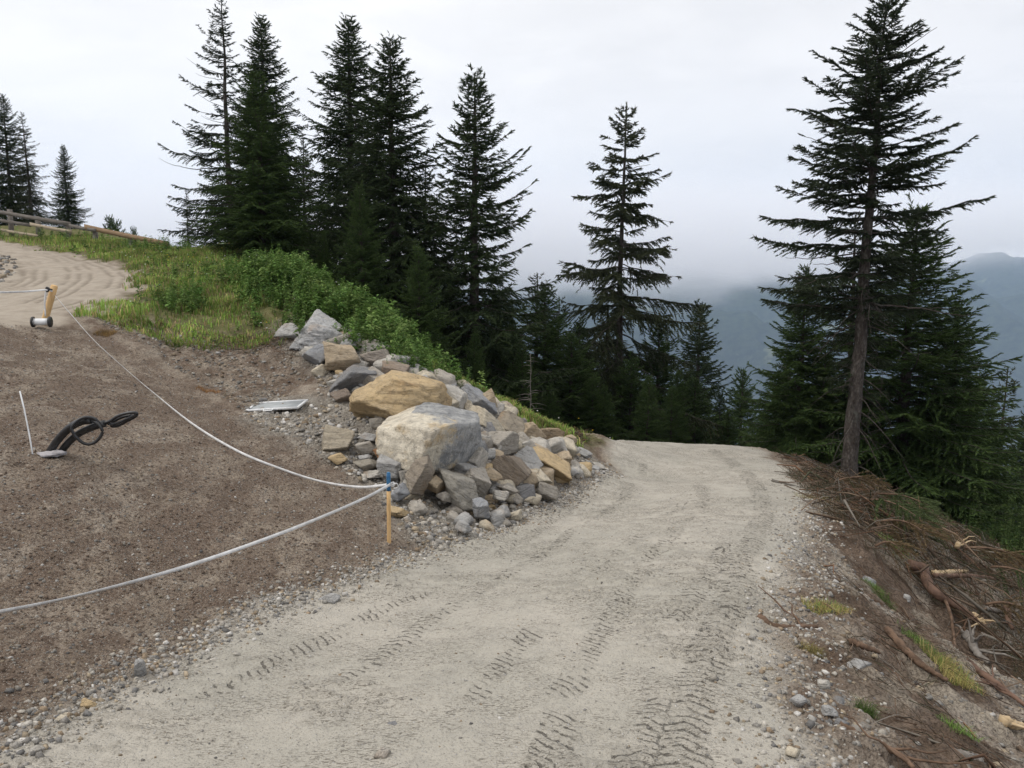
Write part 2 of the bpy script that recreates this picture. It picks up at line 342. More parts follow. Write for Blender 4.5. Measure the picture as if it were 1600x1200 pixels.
def ground_fn(k, b):
    pos = k.n('ShaderNodeTexCoord').outputs['Object']
    m1 = k.n('ShaderNodeSeparateColor', i0=k.n('ShaderNodeAttribute', {'attribute_name': 'zone_a'}).outputs[0])
    m2 = k.n('ShaderNodeSeparateColor', i0=k.n('ShaderNodeAttribute', {'attribute_name': 'zone_b'}).outputs[0])
    road, dirt, gras = m1.outputs[:3]; rubb, slas, upro = m2.outputs[:3]
    big = k.noise(pos, .7, 5, .6); mid = k.noise(pos, 4, 6, .65); fine = k.noise(pos, 38, 4, .7); vf = k.noise(pos, 150, 3, .7)
    v1 = k.voro(pos, 55); v2 = k.voro(pos, 22); v3 = k.voro(pos, 130)
    def speck(v, thr): return k.ramp(v.outputs['Distance'], thr, thr * .6)
    def cellr(v): return k.n('ShaderNodeSeparateColor', i0=v.outputs['Color']).outputs[0]
    # bare cut soil
    soil = k.mix(k.ramp(mid, .35, .68), (.20, .15, .115), (.37, .32, .26))
    soil = k.mix(k.math('MULTIPLY', k.ramp(big, .52, .66), .75), soil, (.10, .062, .042))
    soil = k.mix(k.math('MULTIPLY', k.ramp(fine, .35, .62, 1, 0), .5), soil, (.07, .05, .038))
    # brown screened bank
    streak = k.noise(k.scalev(pos, (1.1, .5, .8)), 2.6, 6, .66, .6)
    dk = k.mix(k.ramp(streak, .42, .72), (.185, .140, .108), (.34, .285, .225))
    dk = k.mix(k.math('MULTIPLY', k.ramp(k.noise(k.scalev(pos, (1.3, .8, 1)), 1.5, 8, .68, .8), .53, .60), .65), dk, (.38, .325, .265))
    dk = k.mix(k.ramp(fine, .34, .58, .8, 0), dk, (.07, .05, .038))
    dk = k.mix(k.math('MULTIPLY', speck(v1, .35), k.ramp(cellr(v1), .7, .72)), dk, k.mix(cellr(v3), (.16, .15, .14), (.40, .36, .31)))
    dk = k.mix(k.math('MULTIPLY', speck(v3, .4), k.ramp(cellr(v3), .75, .77)), dk, (.42, .38, .33))
    # rolled grey gravel
    rd = k.mix(k.ramp(big, .35, .65), (.37, .35, .305), (.43, .40, .35))
    rd = k.mix(k.ramp(mid, .45, .75, 0, .5), rd, (.30, .285, .255))
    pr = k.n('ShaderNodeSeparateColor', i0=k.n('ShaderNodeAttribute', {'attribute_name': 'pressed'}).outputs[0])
    rd = k.mix(k.math('MULTIPLY', k.math('MULTIPLY', k.ramp(k.noise(k.scalev(pos, (1, 3.2, 1)), 34, 3, .65, .8), .535, .57), k.ramp(k.noise(pos, 2.3, 5, .7), .42, .56)), .8), rd, (.11, .098, .08))  # short dark dashes: shadows of small crumb ridges painted into the gravel colour
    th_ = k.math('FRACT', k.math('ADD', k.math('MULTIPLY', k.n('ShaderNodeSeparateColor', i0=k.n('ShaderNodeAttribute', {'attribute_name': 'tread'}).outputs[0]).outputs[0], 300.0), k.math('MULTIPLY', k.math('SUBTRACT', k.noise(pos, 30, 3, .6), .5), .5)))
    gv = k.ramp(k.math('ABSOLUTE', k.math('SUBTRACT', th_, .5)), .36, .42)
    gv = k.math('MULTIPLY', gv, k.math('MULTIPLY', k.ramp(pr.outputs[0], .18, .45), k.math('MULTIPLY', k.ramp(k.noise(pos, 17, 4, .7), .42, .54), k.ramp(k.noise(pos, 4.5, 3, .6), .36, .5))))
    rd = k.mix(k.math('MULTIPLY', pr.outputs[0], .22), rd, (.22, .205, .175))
    rd = k.mix(k.math('MULTIPLY', gv, .8), rd, (.10, .09, .078))  # tread grooves: damp churned soil plus lug shadow painted into the colour
    rd = k.mix(k.math('MULTIPLY', pr.outputs[1], .3), rd, (.19, .175, .15))  # crumb ridges darkened, their small shadows put into the colour
    rd = k.mix(k.ramp(fine, .3, .5, .35, 0), rd, (.15, .14, .12))
    rd = k.mix(k.math('MULTIPLY', speck(v1, .3), k.ramp(cellr(v1), .86, .88)), rd, k.mix(cellr(v3), (.2, .2, .2), (.55, .53, .5)))
    rd = k.mix(k.math('MULTIPLY', speck(v3, .35), k.ramp(cellr(v3), .8, .82)), rd, (.22, .21, .19))
    gr = k.mix(k.ramp(mid, .35, .65), (.09, .10, .035), (.17, .155, .075))
    rb = k.mix(k.ramp(mid, .35, .65), (.22, .195, .165), (.36, .33, .285))
    rb = k.mix(k.ramp(fine, .3, .6, .8, 0), rb, (.09, .078, .065))
    rb = k.mix(k.math('MULTIPLY', speck(v2, .42), k.ramp(cellr(v2), .5, .52)), rb, k.mix(cellr(v3), (.15, .15, .15), (.45, .41, .34)))
    og = k.n('ShaderNodeAttribute', {'attribute_name': 'organic'}).outputs[0]
    sl = k.mix(k.ramp(mid, .38, .62), (.22, .18, .145), (.38, .33, .275))
    sl = k.mix(og, sl, k.mix(k.ramp(mid, .35, .6), (.10, .072, .053), (.20, .15, .115)))
    sl = k.mix(k.ramp(k.noise(pos, 1.6, 5, .6), .52, .62, 0, .7), sl, (.38, .335, .27))
    sl = k.mix(k.ramp(fine, .3, .6, .8, 0), sl, (.045, .032, .024))
    ur = k.mix(k.ramp(mid, .3, .7), (.29, .25, .205), (.37, .325, .27))
    ur = k.mix(k.math('MULTIPLY', pr.outputs[2], .7), ur, (.17, .14, .11))
    c = soil
    for f, col in ((slas, sl), (dirt, dk), (gras, gr), (upro, ur), (rubb, rb), (road, rd)): c = k.mix(f, c, col)
    h = k.math('ADD', k.math('MULTIPLY', fine, .8), k.math('MULTIPLY', vf, .35))
    h = k.math('ADD', h, k.math('MULTIPLY', k.ramp(v1.outputs['Distance'], .5, .1), .35))
    h = k.math('MULTIPLY', h, k.math('SUBTRACT', 1.0, k.math('MULTIPLY', k.math('MAXIMUM', road, upro), .55)))
    h = k.math('SUBTRACT', h, k.math('MULTIPLY', k.math('MULTIPLY', gv, road), .6))
    return c, h, .03
M_GROUND = material('earth_and_gravel', ground_fn, .95, .1)

def rock_fn(k, b):
    inf = k.n('ShaderNodeObjectInfo'); pos = k.n('ShaderNodeTexCoord').outputs['Object']
    pos = k.n('ShaderNodeVectorMath', {'operation': 'ADD'}, i0=pos, i1=k.n('ShaderNodeCombineXYZ', i0=k.math('MULTIPLY', inf.outputs['Random'], 37.0)).outputs[0]).outputs[0]
    base = inf.outputs['Color']
    st = k.noise(k.scalev(pos, (1.2, 1.6, 9)), 2.2, 6, .7, .5); n1 = k.noise(pos, 2.6, 6, .65); n2 = k.noise(pos, 14, 6, .7); n3 = k.noise(pos, 60, 3, .7)
    c = k.mix(k.ramp(st, .35, .68, 0, .55), base, k.mix(.5, base, (.14, .13, .125)))
    c = k.mix(k.ramp(n1, .52, .68, 0, .55), c, k.mix(.4, base, (.55, .5, .42)))
    c = k.mix(k.ramp(k.noise(pos, 1.7, 5, .6, .6), .58, .70, 0, .45), c, (.34, .20, .085))
    c = k.mix(k.ramp(n2, .36, .5, .6, 0), c, k.mix(.55, base, (.09, .075, .06)))
    c = k.mix(k.ramp(n3, .62, .75, 0, .4), c, (.6, .58, .53))
    cr = k.math('ADD', k.ramp(k.noise(pos, 1.1, 3, .5), .45, .6, .03, 0), k.voro(k.n('ShaderNodeVectorMath', {'operation': 'ADD'}, i0=k.scalev(pos, (1, 1, 2.2)), i1=k.n('ShaderNodeTexNoise', Vector=pos, Scale=3.0, Detail=4.0).outputs[1]).outputs[0], 1.3, 'DISTANCE_TO_EDGE').outputs[0])
    c = k.mix(k.ramp(cr, .0, .02, .35, 0), c, (.06, .052, .045))
    h = k.math('ADD', k.math('ADD', k.math('MULTIPLY', st, 1.1), k.math('MULTIPLY', n2, .6)), k.math('ADD', k.math('MULTIPLY', n3, .15), k.ramp(cr, 0, .025, -.25, 0)))
    return c, h, .08
M_ROCK = material('broken_gneiss', rock_fn, .85, .25)
def two_tone(k, b):
    pos = k.n('ShaderNodeTexCoord').outputs['Object']; s = k.n('ShaderNodeSeparateXYZ', i0=pos)
    n1 = k.noise(pos, 3, 6, .65); n2 = k.noise(pos, 16, 5, .7); v = k.noise(k.scalev(pos, (3, 3, 1.4)), 2.2, 5, .7)
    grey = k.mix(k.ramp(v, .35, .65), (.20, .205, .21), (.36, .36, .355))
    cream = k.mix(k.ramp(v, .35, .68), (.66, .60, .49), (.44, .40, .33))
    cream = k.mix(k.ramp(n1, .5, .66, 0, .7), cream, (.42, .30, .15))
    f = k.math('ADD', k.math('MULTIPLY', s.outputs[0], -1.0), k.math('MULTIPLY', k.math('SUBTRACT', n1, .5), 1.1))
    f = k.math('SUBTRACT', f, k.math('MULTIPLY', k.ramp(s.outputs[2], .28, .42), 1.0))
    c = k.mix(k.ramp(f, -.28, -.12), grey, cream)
    c = k.mix(k.ramp(n2, .3, .48, .6, 0), c, (.09, .085, .08))
    return c, k.math('ADD', v, k.math('MULTIPLY', n2, .6)), .06
M_TWO = material('grey_and_cream_rock', two_tone, .85, .25)

def attr_mat(name, rough=.9, bump=None, spec=.15):
    def fn(k, b):
        c = k.n('ShaderNodeAttribute', {'attribute_name': 'tint'}).outputs[0]
        if bump:
            n = k.noise(k.n('ShaderNodeTexCoord').outputs['Object'], bump, 4, .65)
            return k.mix(k.ramp(n, .3, .65, .35, 0), c, (.07, .06, .05)), n, .006
        return c, None, 0
    return material(name, fn, rough, spec)
M_PEB = attr_mat('pebble_stone', .9, 90)
def leaf_mat(name, rough=.75, trans=.0):
    m = bpy.data.materials.new(name); m.use_nodes = True; m.node_tree.nodes.clear(); k = NT(m.node_tree)
    c = k.n('ShaderNodeAttribute', {'attribute_name': 'tint'}).outputs[0]
    d = k.n('ShaderNodeBsdfPrincipled', Base_Color=c, Roughness=rough); d.inputs['Specular IOR Level'].default_value = .15
    if trans:
        t = k.n('ShaderNodeBsdfTranslucent', i0=c); s = k.n('ShaderNodeMixShader', i0=trans, i1=d.outputs[0], i2=t.outputs[0]).outputs[0]
    else: s = d.outputs[0]
    k.L.new(s, k.n('ShaderNodeOutputMaterial').inputs[0]); return m
M_NEED = leaf_mat('spruce_needles', .7, .12)
M_GRASS = leaf_mat('green_blades', .7, .3)
M_TWIG = attr_mat('twig_bark', .9)
def bark_fn(k, b):
    pos = k.n('ShaderNodeTexCoord').outputs['Object']; n = k.noise(k.scalev(pos, (1, 1, .35)), 14, 6, .7); v = k.voro(k.scalev(pos, (1, 1, .5)), 22).outputs[0]
    c = k.mix(k.ramp(n, .35, .65), (.04, .034, .03), (.115, .102, .092)); c = k.mix(k.ramp(v, .25, .5, 0, .5), c, (.035, .028, .024))
    c = k.mix(k.ramp(k.noise(pos, 3, 4, .6), .55, .7, 0, .4), c, (.13, .14, .12))
    return c, k.math('SUBTRACT', n, v), .02
M_BARK = material('spruce_bark', bark_fn, .95, .1)
M_DEAD = simple('grey_deadwood', (.09, .08, .07), (.19, .175, .16), 9, .9)

# ------------------------------------------------------------------ the ground: one sheet, finer where one stands
def spaced(segs):
    out = [segs[0][0]]; 
    for (a, s0, b, s1) in segs:
        x = a
        while x < b - 1e-6:
            t = (x - a) / (b - a); x = min(b, x + s0 * (s1 / s0) ** t); out.append(x)
    return np.array(out)
xr_ = spaced([(0, .015, 2.6, .017), (2.6, .02, 9, .07), (9, .09, 40, 1.6), (40, 2, 900, 120)])
xl_ = spaced([(0, .015, 2.6, .017), (2.6, .02, 12, .07), (12, .08, 40, 1.6), (40, 2, 900, 120)])
gx = np.concatenate([-xl_[::-1], xr_[1:]])
gy = np.concatenate([-spaced([(0, .3, 40, 6), (40, 8, 100, 30)])[::-1][:-1], spaced([(0, .25, 2.1, .03), (2.1, .014, 5.5, .017), (5.5, .02, 12, .04), (12, .045, 24, .1), (24, .15, 60, 2), (60, 2.5, 2600, 180)])])
GX, GY = np.meshgrid(gx, gy); fx, fy = GX.ravel(), GY.ravel()
Mk = masks(fx, fy); gz = base_h(fx, fy) + detail(fx, fy, Mk)
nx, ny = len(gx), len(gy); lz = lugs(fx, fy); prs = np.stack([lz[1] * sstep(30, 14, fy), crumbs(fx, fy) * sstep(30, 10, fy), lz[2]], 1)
ii = (np.arange(ny - 1)[:, None] * nx + np.arange(nx - 1)[None]).ravel()
print('ground verts', nx, ny)
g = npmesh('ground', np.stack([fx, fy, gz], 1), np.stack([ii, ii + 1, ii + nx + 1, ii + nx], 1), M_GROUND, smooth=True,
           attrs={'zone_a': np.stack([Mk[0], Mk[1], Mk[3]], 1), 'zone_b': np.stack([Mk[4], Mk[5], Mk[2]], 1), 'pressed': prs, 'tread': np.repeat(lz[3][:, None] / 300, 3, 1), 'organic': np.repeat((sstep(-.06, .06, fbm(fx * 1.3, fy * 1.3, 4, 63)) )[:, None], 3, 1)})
tag(g, kind='structure')

# ------------------------------------------------------------------ far side of the valley, its low cloud
def mountains():
    X = np.linspace(-5200, 6500, 260); Y = np.linspace(1700, 5200, 110); XX, YY = np.meshgrid(X, Y); x, y = XX.ravel(), YY.ravel()
    t = np.clip((y - 2000) / 2600, 0, 1)
    rid = 1 - 2 * np.abs(fbm(x / 900, y / 1500, 5, 91, .5))
    z = -790 + t ** .85 * (905 + 150 * fbm(x / 1500, y / 1500, 3, 93)) + (rid - .7) * 190 * sstep(0, .2, t) + 26 * fbm(x / 130, y / 130, 4, 94)
    n, m = len(X), len(Y); i = (np.arange(m - 1)[:, None] * n + np.arange(n - 1)[None]).ravel()
    def fn(k, b):
        pos = k.n('ShaderNodeTexCoord').outputs['Object']; a = k.noise(pos, .004, 8, .65); c = k.noise(pos, .03, 5, .7)
        col = k.mix(k.ramp(c, .3, .7), (.018, .03, .022), (.05, .07, .04))
        col = k.mix(k.ramp(a, .6, .68, 0, .8), col, (.15, .17, .09)); return col, None, 0
    o = npmesh('mountains', np.stack([x, y, z], 1), np.stack([i, i + 1, i + n + 1, i + n], 1), material('far_forest', fn, 1, .0), smooth=True)
    tag(o, kind='structure')
mountains()
def valley_cloud():
    V, f = box(-4200, 4600, 1850, 3300, -230, 420)
    m = bpy.data.materials.new('cloud_vapour'); m.use_nodes = True; m.node_tree.nodes.clear(); k = NT(m.node_tree)
    pos = k.n('ShaderNodeTexCoord').outputs['Object']; s = k.n('ShaderNodeSeparateXYZ', i0=pos)
    n = k.noise(k.scalev(pos, (1, 1, 1.6)), .0024, 6, .62, .5)
    # the cloud base hangs lower over the middle of the valley than on the right
    basez = k.ramp(s.outputs[0], 650, 1500, -62, 62)
    d = k.math('ADD', k.math('SUBTRACT', s.outputs[2], basez), k.math('MULTIPLY', k.math('SUBTRACT', n, .5), 400))
    edge = k.math('MULTIPLY', k.ramp(s.outputs[2], 330, 110), k.ramp(s.outputs[1], 1850, 2050))
    den = k.math('MULTIPLY', k.math('MULTIPLY', k.ramp(d, -20, 75), .0032), edge)
    v = k.n('ShaderNodeVolumePrincipled'); v.inputs['Color'].default_value = (.96, .97, 1, 1); k.L.new(den, v.inputs['Density'])
    k.L.new(v.outputs[0], k.n('ShaderNodeOutputMaterial').inputs['Volume'])
    o = npmesh('cloud', V, f, m); tag(o, kind='stuff')
valley_cloud()
def haze():
    V, f = box(-5600, 6900, -3000, 5400, -900, 620)
    m = bpy.data.materials.new('pale_air'); m.use_nodes = True; m.node_tree.nodes.clear(); k = NT(m.node_tree)
    v = k.n('ShaderNodeVolumePrincipled'); v.inputs['Color'].default_value = (.57, .73, 1, 1); v.inputs['Density'].default_value = .000105
    k.L.new(v.outputs[0], k.n('ShaderNodeOutputMaterial').inputs['Volume'])
    o = npmesh('haze', V, f, m); tag(o, kind='stuff')
haze()

# ------------------------------------------------------------------ rocks
def ico(sub):
    import bmesh
    bm = bmesh.new(); bmesh.ops.create_icosphere(bm, subdivisions=sub, radius=1)
    V = np.array([v.co[:] for v in bm.verts]); Fc = np.array([[v.index for v in f.verts] for f in bm.faces]); bm.free(); return V, Fc
ICO = {k: ico(k) for k in (1, 2, 3, 4, 5)}
def noise3(v, sc, seed):
    return (fbm(v[:, 0] * sc + v[:, 2] * sc * .7, v[:, 1] * sc - v[:, 2] * sc * .6, 4, seed, .55) + fbm(v[:, 2] * sc, v[:, 0] * sc + v[:, 1] * sc * .8, 4, seed + 9, .55))
def block_planes(rng, cuts=3):
    """faces of a broken block: three skewed pairs and a few random cuts"""
    q, _ = np.linalg.qr(rng.normal(size=(3, 3)) * [.5, .5, .5] + np.eye(3)); out = []
    for a in q.T:
        for sg in (1, -1):
            v = a * sg + rng.normal(size=3) * .16; v /= np.linalg.norm(v); out.append([*v, rng.uniform(.48, .64)])
    for _ in range(cuts):
        v = rng.normal(size=3); v /= np.linalg.norm(v); out.append([*v, rng.uniform(.5, .72)])
    return np.array(out)
def rock_shape(rng, size, sub=4, planes=None, nplanes=8, rough=.045, slab=0):
    V, Fc = ICO[sub]
    if planes is None: planes = block_planes(rng, nplanes - 5)
    planes = np.array(planes, float); n = planes[:, :3] / np.linalg.norm(planes[:, :3], axis=1)[:, None]
    dots = V @ n.T; r = np.where(dots > 1e-3, planes[:, 3] / np.maximum(dots, 1e-3), 9).min(1); r = np.minimum(r, 1.5)
    P_ = V * r[:, None]; P_ = (P_ - (P_.max(0) + P_.min(0)) / 2) / (np.ptp(P_, axis=0) / 2); seed = int(rng.integers(1, 9999))
    nz = noise3(P_, 1.3, seed) * rough * 1.1 + noise3(P_, 4, seed + 3) * rough * .8 + (noise3(P_, 13, seed + 5) * rough * .4 if sub > 3 else 0)
    st = np.floor((P_[:, 2] + P_[:, 0] * .3 + noise3(P_, 2, seed + 7) * .15) * 6) % 2 * rough * .35      # ledges along the layering
    P_ = P_ * (1 + nz + st)[:, None]
    return P_ * np.asarray(size)[None] / 2 * 1.06, Fc
rock_rng = np.random.default_rng(11)
def place_rock(px, py, wpx, hpx, col, label, name='boulder', tilt=0, sub=4, group=None, cat='rock', planes=None, mat=None, sink=.12, depth=1.0, push=0, nplanes=8, rough=.04):
    """a rock whose middle is seen at px, py and which lies against the bank there"""
    q = hit(px, py + hpx * .3); q = P(px, py, q[1] + push); dist = math.hypot(q[0], q[1])
    s = q[1] / F * 1.03; w_, h_ = wpx * s, hpx * s; d_ = (w_ * .6 + h_ * .6) * depth
    V, Fc = rock_shape(rock_rng, (w_, d_, h_), sub, planes, nplanes, rough)
    o = npmesh(name, V, Fc, mat or M_ROCK, smooth=False)
    q = q + np.array([q[0], q[1], 0]) / dist * d_ * sink
    o.location = q; o.rotation_euler = (0, R(tilt), 0 if planes is not None else 0)
    o.color = (*col, 1)
    tag(o, label, cat, group); return o
GREY = (.44, .435, .425); DGREY = (.24, .24, .245); CREAM = (.62, .55, .43); TAN = (.50, .40, .28); OCH = (.56, .42, .24); BGREY = (.42, .385, .335); PALE = (.54, .51, .46); BLUE = (.33, .34, .36); RUST = (.36, .19, .09)
def cx(a): return 400 + a / 2.857
def cy(a): return 460 + a / 2.857
RK = [  # crop x, y, w, h, colour, tilt, label
 (148, 172, 110, 80, GREY, 0, 'grey rock half hidden in grass left of the topmost grey boulder'),
 (272, 272, 120, 100, BLUE, 20, 'blue grey slab just below the topmost light grey boulder'),
 (390, 282, 170, 138, TAN, -4, 'tan banded block with rounded edges below the topmost grey boulder'),
 (400, 192, 66, 58, TAN, 5, 'small brown stone just right of the topmost grey boulder'),
 (452, 192, 80, 52, BGREY, 8, 'brownish flat stone at the grass edge near the pile top'),
 (527, 238, 150, 70, PALE, 6, 'pale buff flat rock at the upper right edge beside the weeds'),
 (540, 290, 140, 95, (.38, .33, .28), 8, 'pinkish beige rock beside the tan banded block'),
 (442, 382, 200, 115, DGREY, -22, 'dark slate coloured leaning slab below the tan banded block'),
 (545, 385, 120, 95, BGREY, 10, 'beige grey rock touching the right end of the dark slab'),
 (612, 352, 120, 95, (.28, .22, .17), 15, 'brownish rock above the big ochre boulder'),
 (637, 308, 90, 85, GREY, 25, 'grey rock on the upper edge of the pile next to the weeds'),
 (385, 458, 120, 68, (.24, .19, .15), 12, 'brown rock at the left end below the dark slab'),
 (508, 455, 56, 36, PALE, 0, 'small whitish stone above the ochre boulder on its left side'),
 (705, 342, 80, 56, GREY, 20, 'small grey rock along the upper edge by the grass'),
 (785, 368, 100, 56, GREY, 15, 'grey flat rock along the upper edge beneath the spruces'),
 (832, 408, 140, 60, BGREY, 15, 'grey brown slab above the pale yellow rocks'),
 (745, 395, 90, 70, GREY, 10, 'grey rock directly right of the ochre boulder peak'),
 (820, 488, 170, 100, CREAM, 12, 'pale yellow rock against the right end of the ochre boulder'),
 (885, 480, 150, 110, PALE, 22, 'cream rock with rusty streaks beside the bluish slab'),
 (985, 482, 190, 100, BLUE, 28, 'dark bluish grey slab on the upper edge of the pile'),
 (1022, 572, 220, 105, CREAM, 30, 'long cream rock slanting down behind the biggest boulder'),
 (1108, 520, 110, 60, CREAM, 20, 'cream coloured flat rock near the upper edge'),
 (1056, 538, 70, 52, PALE, 5, 'small pale rock beneath the bluish grey slab'),
 (1132, 592, 125, 112, (.36, .31, .24), 20, 'tan grey blocky rock in the upper right of the pile'),
 (1232, 620, 120, 100, TAN, 8, 'rounded brown rock at the right, left one of a touching pair'),
 (1312, 640, 110, 92, (.33, .25, .16), 8, 'rounded brown rock at the right, right one of a touching pair'),
 (1090, 672, 165, 130, BGREY, 12, 'grey weathered rock right of the biggest boulder'),
 (990, 742, 105, 135, PALE, -28, 'pale pointed rock wedged beneath the biggest boulder dark side'),
 (1200, 748, 150, 125, GREY, 22, 'grey cracked block in the right middle of the pile'),
 (1312, 772, 190, 92, OCH, 32, 'long yellowish tan rock slanting down at the right of the pile'),
 (1130, 795, 185, 130, (.26, .21, .16), 35, 'brown grey leaning rock with rusty lower end'),
 (1255, 832, 140, 80, CREAM, 25, 'sandy yellow rock low on the right side of the pile'),
 (1302, 885, 100, 76, BGREY, 25, 'grey tan rock at the lower right toe of the pile'),
 (905, 868, 240, 135, (.34, .32, .28), 35, 'large grey slab slanting down at the front toe of the pile'),
 (985, 842, 120, 115, BGREY, 35, 'grey wedge shaped rock on the front slab'),
 (728, 815, 120, 160, (.34, .29, .23), 12, 'tan grey upright rock at the front left below the biggest boulder'),
 (668, 820, 62, 74, PALE, 0, 'pale squarish stone behind the near wooden stake'),
 (595, 712, 130, 86, RUST, -8, 'rust orange rock at the lower left of the biggest boulder'),
 (605, 768, 120, 90, GREY, 8, 'grey rock beneath the rust orange one'),
 (360, 652, 150, 112, (.44, .38, .29), 4, 'tan angular rock lying apart on the soil left of the pile'),
 (365, 737, 84, 52, OCH, 8, 'small ochre stone below the tan rock lying apart'),
 (490, 688, 92, 58, BGREY, 0, 'grey brown stone left of the rust orange rock'),
 (490, 765, 116, 52, (.30, .27, .22), 2, 'flat beige grey stone left of the near wooden stake'),
 (488, 730, 56, 28, GREY, 0, 'small flat bluish stone between two beige stones'),
 (522, 802, 86, 36, PALE, 0, 'pale flat stone just left of the near stake top'),
 (642, 888, 88, 76, BLUE, 10, 'blue grey stone right behind the near wooden stake'),
 (1005, 960, 84, 110, (.36, .37, .39), -35, 'silvery slate piece at the lowest tip of the front slab'),
 (930, 1040, 80, 42, GREY, 20, 'small grey slab lying on the gravel below the pile'),
 (632, 975, 96, 42, OCH, 10, 'flat ochre stone beside the near stake foot'),
 (676, 1006, 38, 26, PALE, 0, 'small white stone right of the near stake'),
 (1380, 690, 96, 86, CREAM, 25, 'yellowish block near the right tip of the pile'),
 (1366, 740, 90, 80, TAN, 20, 'tan block below the yellowish block at the right tip'),
 (1462, 712, 70, 42, GREY, 20, 'light grey stone at the far right tip of the pile'),
 (1400, 652, 70, 46, TAN, 15, 'small tan stone behind the yellowish block'),
 (1155, 660, 110, 50, CREAM, 25, 'cream rock between the grey and brown rocks at right'),
 (1245, 692, 130, 46, TAN, 20, 'flat tan rock under the rounded brown pair'),
 (1092, 902, 70, 56, PALE, 20, 'whitish stone at the toe of the pile'),
 (1125, 868, 100, 52, BGREY, 18, 'grey brown flat rock at the lower toe'),
 (842, 900, 70, 40, BGREY, 20, 'small beige stone on the left flank of the front slab'),
 (500, 640, 90, 38, GREY, 0, 'flat grey stone left of the biggest boulder upper edge'),
 (1530, 772, 80, 30, PALE, 25, 'pale flat stone by the road at the right tip'),
 (1050, 802, 100, 42, TAN, 10, 'flat brown rock wedged below the pale pointed rock'),
 (800, 850, 90, 70, TAN, 15, 'rusty tan rock between the upright rock and the front slab'),
 (940, 790, 120, 60, GREY, 10, 'grey flat rock directly under the biggest boulder'),
 (1420, 770, 90, 46, BGREY, 20, 'greyish stone below the tan block at the right tip')]
place_rock(cx(268), cy(162), 84, 54, (.50, .50, .50), 'large light grey boulder with a ridged face at the top of the rock pile', sub=5, tilt=4, rough=.07,
           planes=[(-.85, -.2, .5, .5), (.5, -.15, .85, .42), (.1, -1, .25, .55), (0, 1, 0, .7), (1, 0, -.2, .9), (0, 0, -1, .6), (-.4, -.8, .5, .52), (.7, -.7, .3, .6)])
for x, y, w_, h_, col, tl, lab in RK: place_rock(cx(x), cy(y), w_ / 2.857, h_ / 2.857, col, lab, tilt=tl, sub=5 if w_ * h_ > 9000 else 4, push=-.3 if (y > 800 and x > 690) else (-.1 if y > 640 else 0))
place_rock(cx(620), cy(482), 152, 74, OCH, 'big ochre boulder with a peaked top in the middle of the pile', sub=5, push=-.25, sink=.1, rough=.07,
           planes=[(-.15, -.9, .42, .62), (.5, -.8, .35, .72), (-.6, -.15, .8, .50), (.33, 0, .95, .60), (-.3, .3, .9, .8), (1, -.1, .1, .92), (-1, -.15, -.1, .95), (0, -.3, -1, .62), (-.5, -.6, -.6, .66), (0, 1, 0, .8)])
o = place_rock(cx(785), cy(672), 156, 98, BGREY, 'biggest boulder, cream left face and dark grey right face, front of the pile', sub=5, push=-.2, sink=.18, mat=M_TWO, rough=.03, depth=.9,
           planes=[(-.42, -.9, .12, .66), (.76, -.64, -.22, .46), (0, -.25, 1, .76), (.35, -.1, 1, .80), (-.6, -.1, .9, .84), (1, .1, .1, .95), (-1, 0, -.1, .86), (0, 1, 0, .8), (0, -.2, -1, .8), (-.7, -.5, -.6, .86)])
# stones filling the gaps of the pile, and single ones on the road margins
frng = random.Random(4)
for k in range(215):
    while True:
        a, b = frng.uniform(455, 950), frng.uniform(510, 850)
        if sdist(np.array([(455, 515), (545, 512), (650, 566), (800, 640), (955, 725), (900, 765), (760, 838), (640, 810), (590, 720), (540, 640), (500, 600)], float), np.array([a]), np.array([b]))[0] > 4: break
    w_ = frng.uniform(12, 44) if a > 600 else frng.uniform(10, 30); col = frng.choice([GREY, BGREY, TAN, CREAM, CREAM, BGREY, PALE, DGREY, PALE, OCH])
    near = min(RK + [(620, 482, 0, 0, 0, 0, 'big ochre boulder with a peaked top'), (785, 672, 0, 0, 0, 0, 'biggest boulder with cream left face')], key=lambda q: (cx(q[0]) - a) ** 2 + (cy(q[1]) - b) ** 2)
    wd_ = near[6].split()[:9]
    while wd_[-1] in ('the', 'of', 'at', 'in', 'and', 'a', 'with', 'by', 'to', 'below', 'its', 'on', 'beside', 'just', 'right', 'left', 'under', 'beneath', 'from', 'along', 'between', 'behind', 'above'): wd_.pop()
    cn = {GREY: 'grey', BGREY: 'brown grey', TAN: 'tan', CREAM: 'cream', PALE: 'pale', DGREY: 'dark grey', OCH: 'ochre'}[col]
    sn = 'small' if w_ < 20 else ('mid sized' if w_ < 32 else 'large')
    place_rock(a, b, w_, w_ * frng.uniform(.5, .9), col, f"{sn} {cn} stone wedged beside {' '.join(wd_)}", name='stone', tilt=frng.uniform(-30, 40), sub=3, group='small stones filling the rock pile', push=.05)
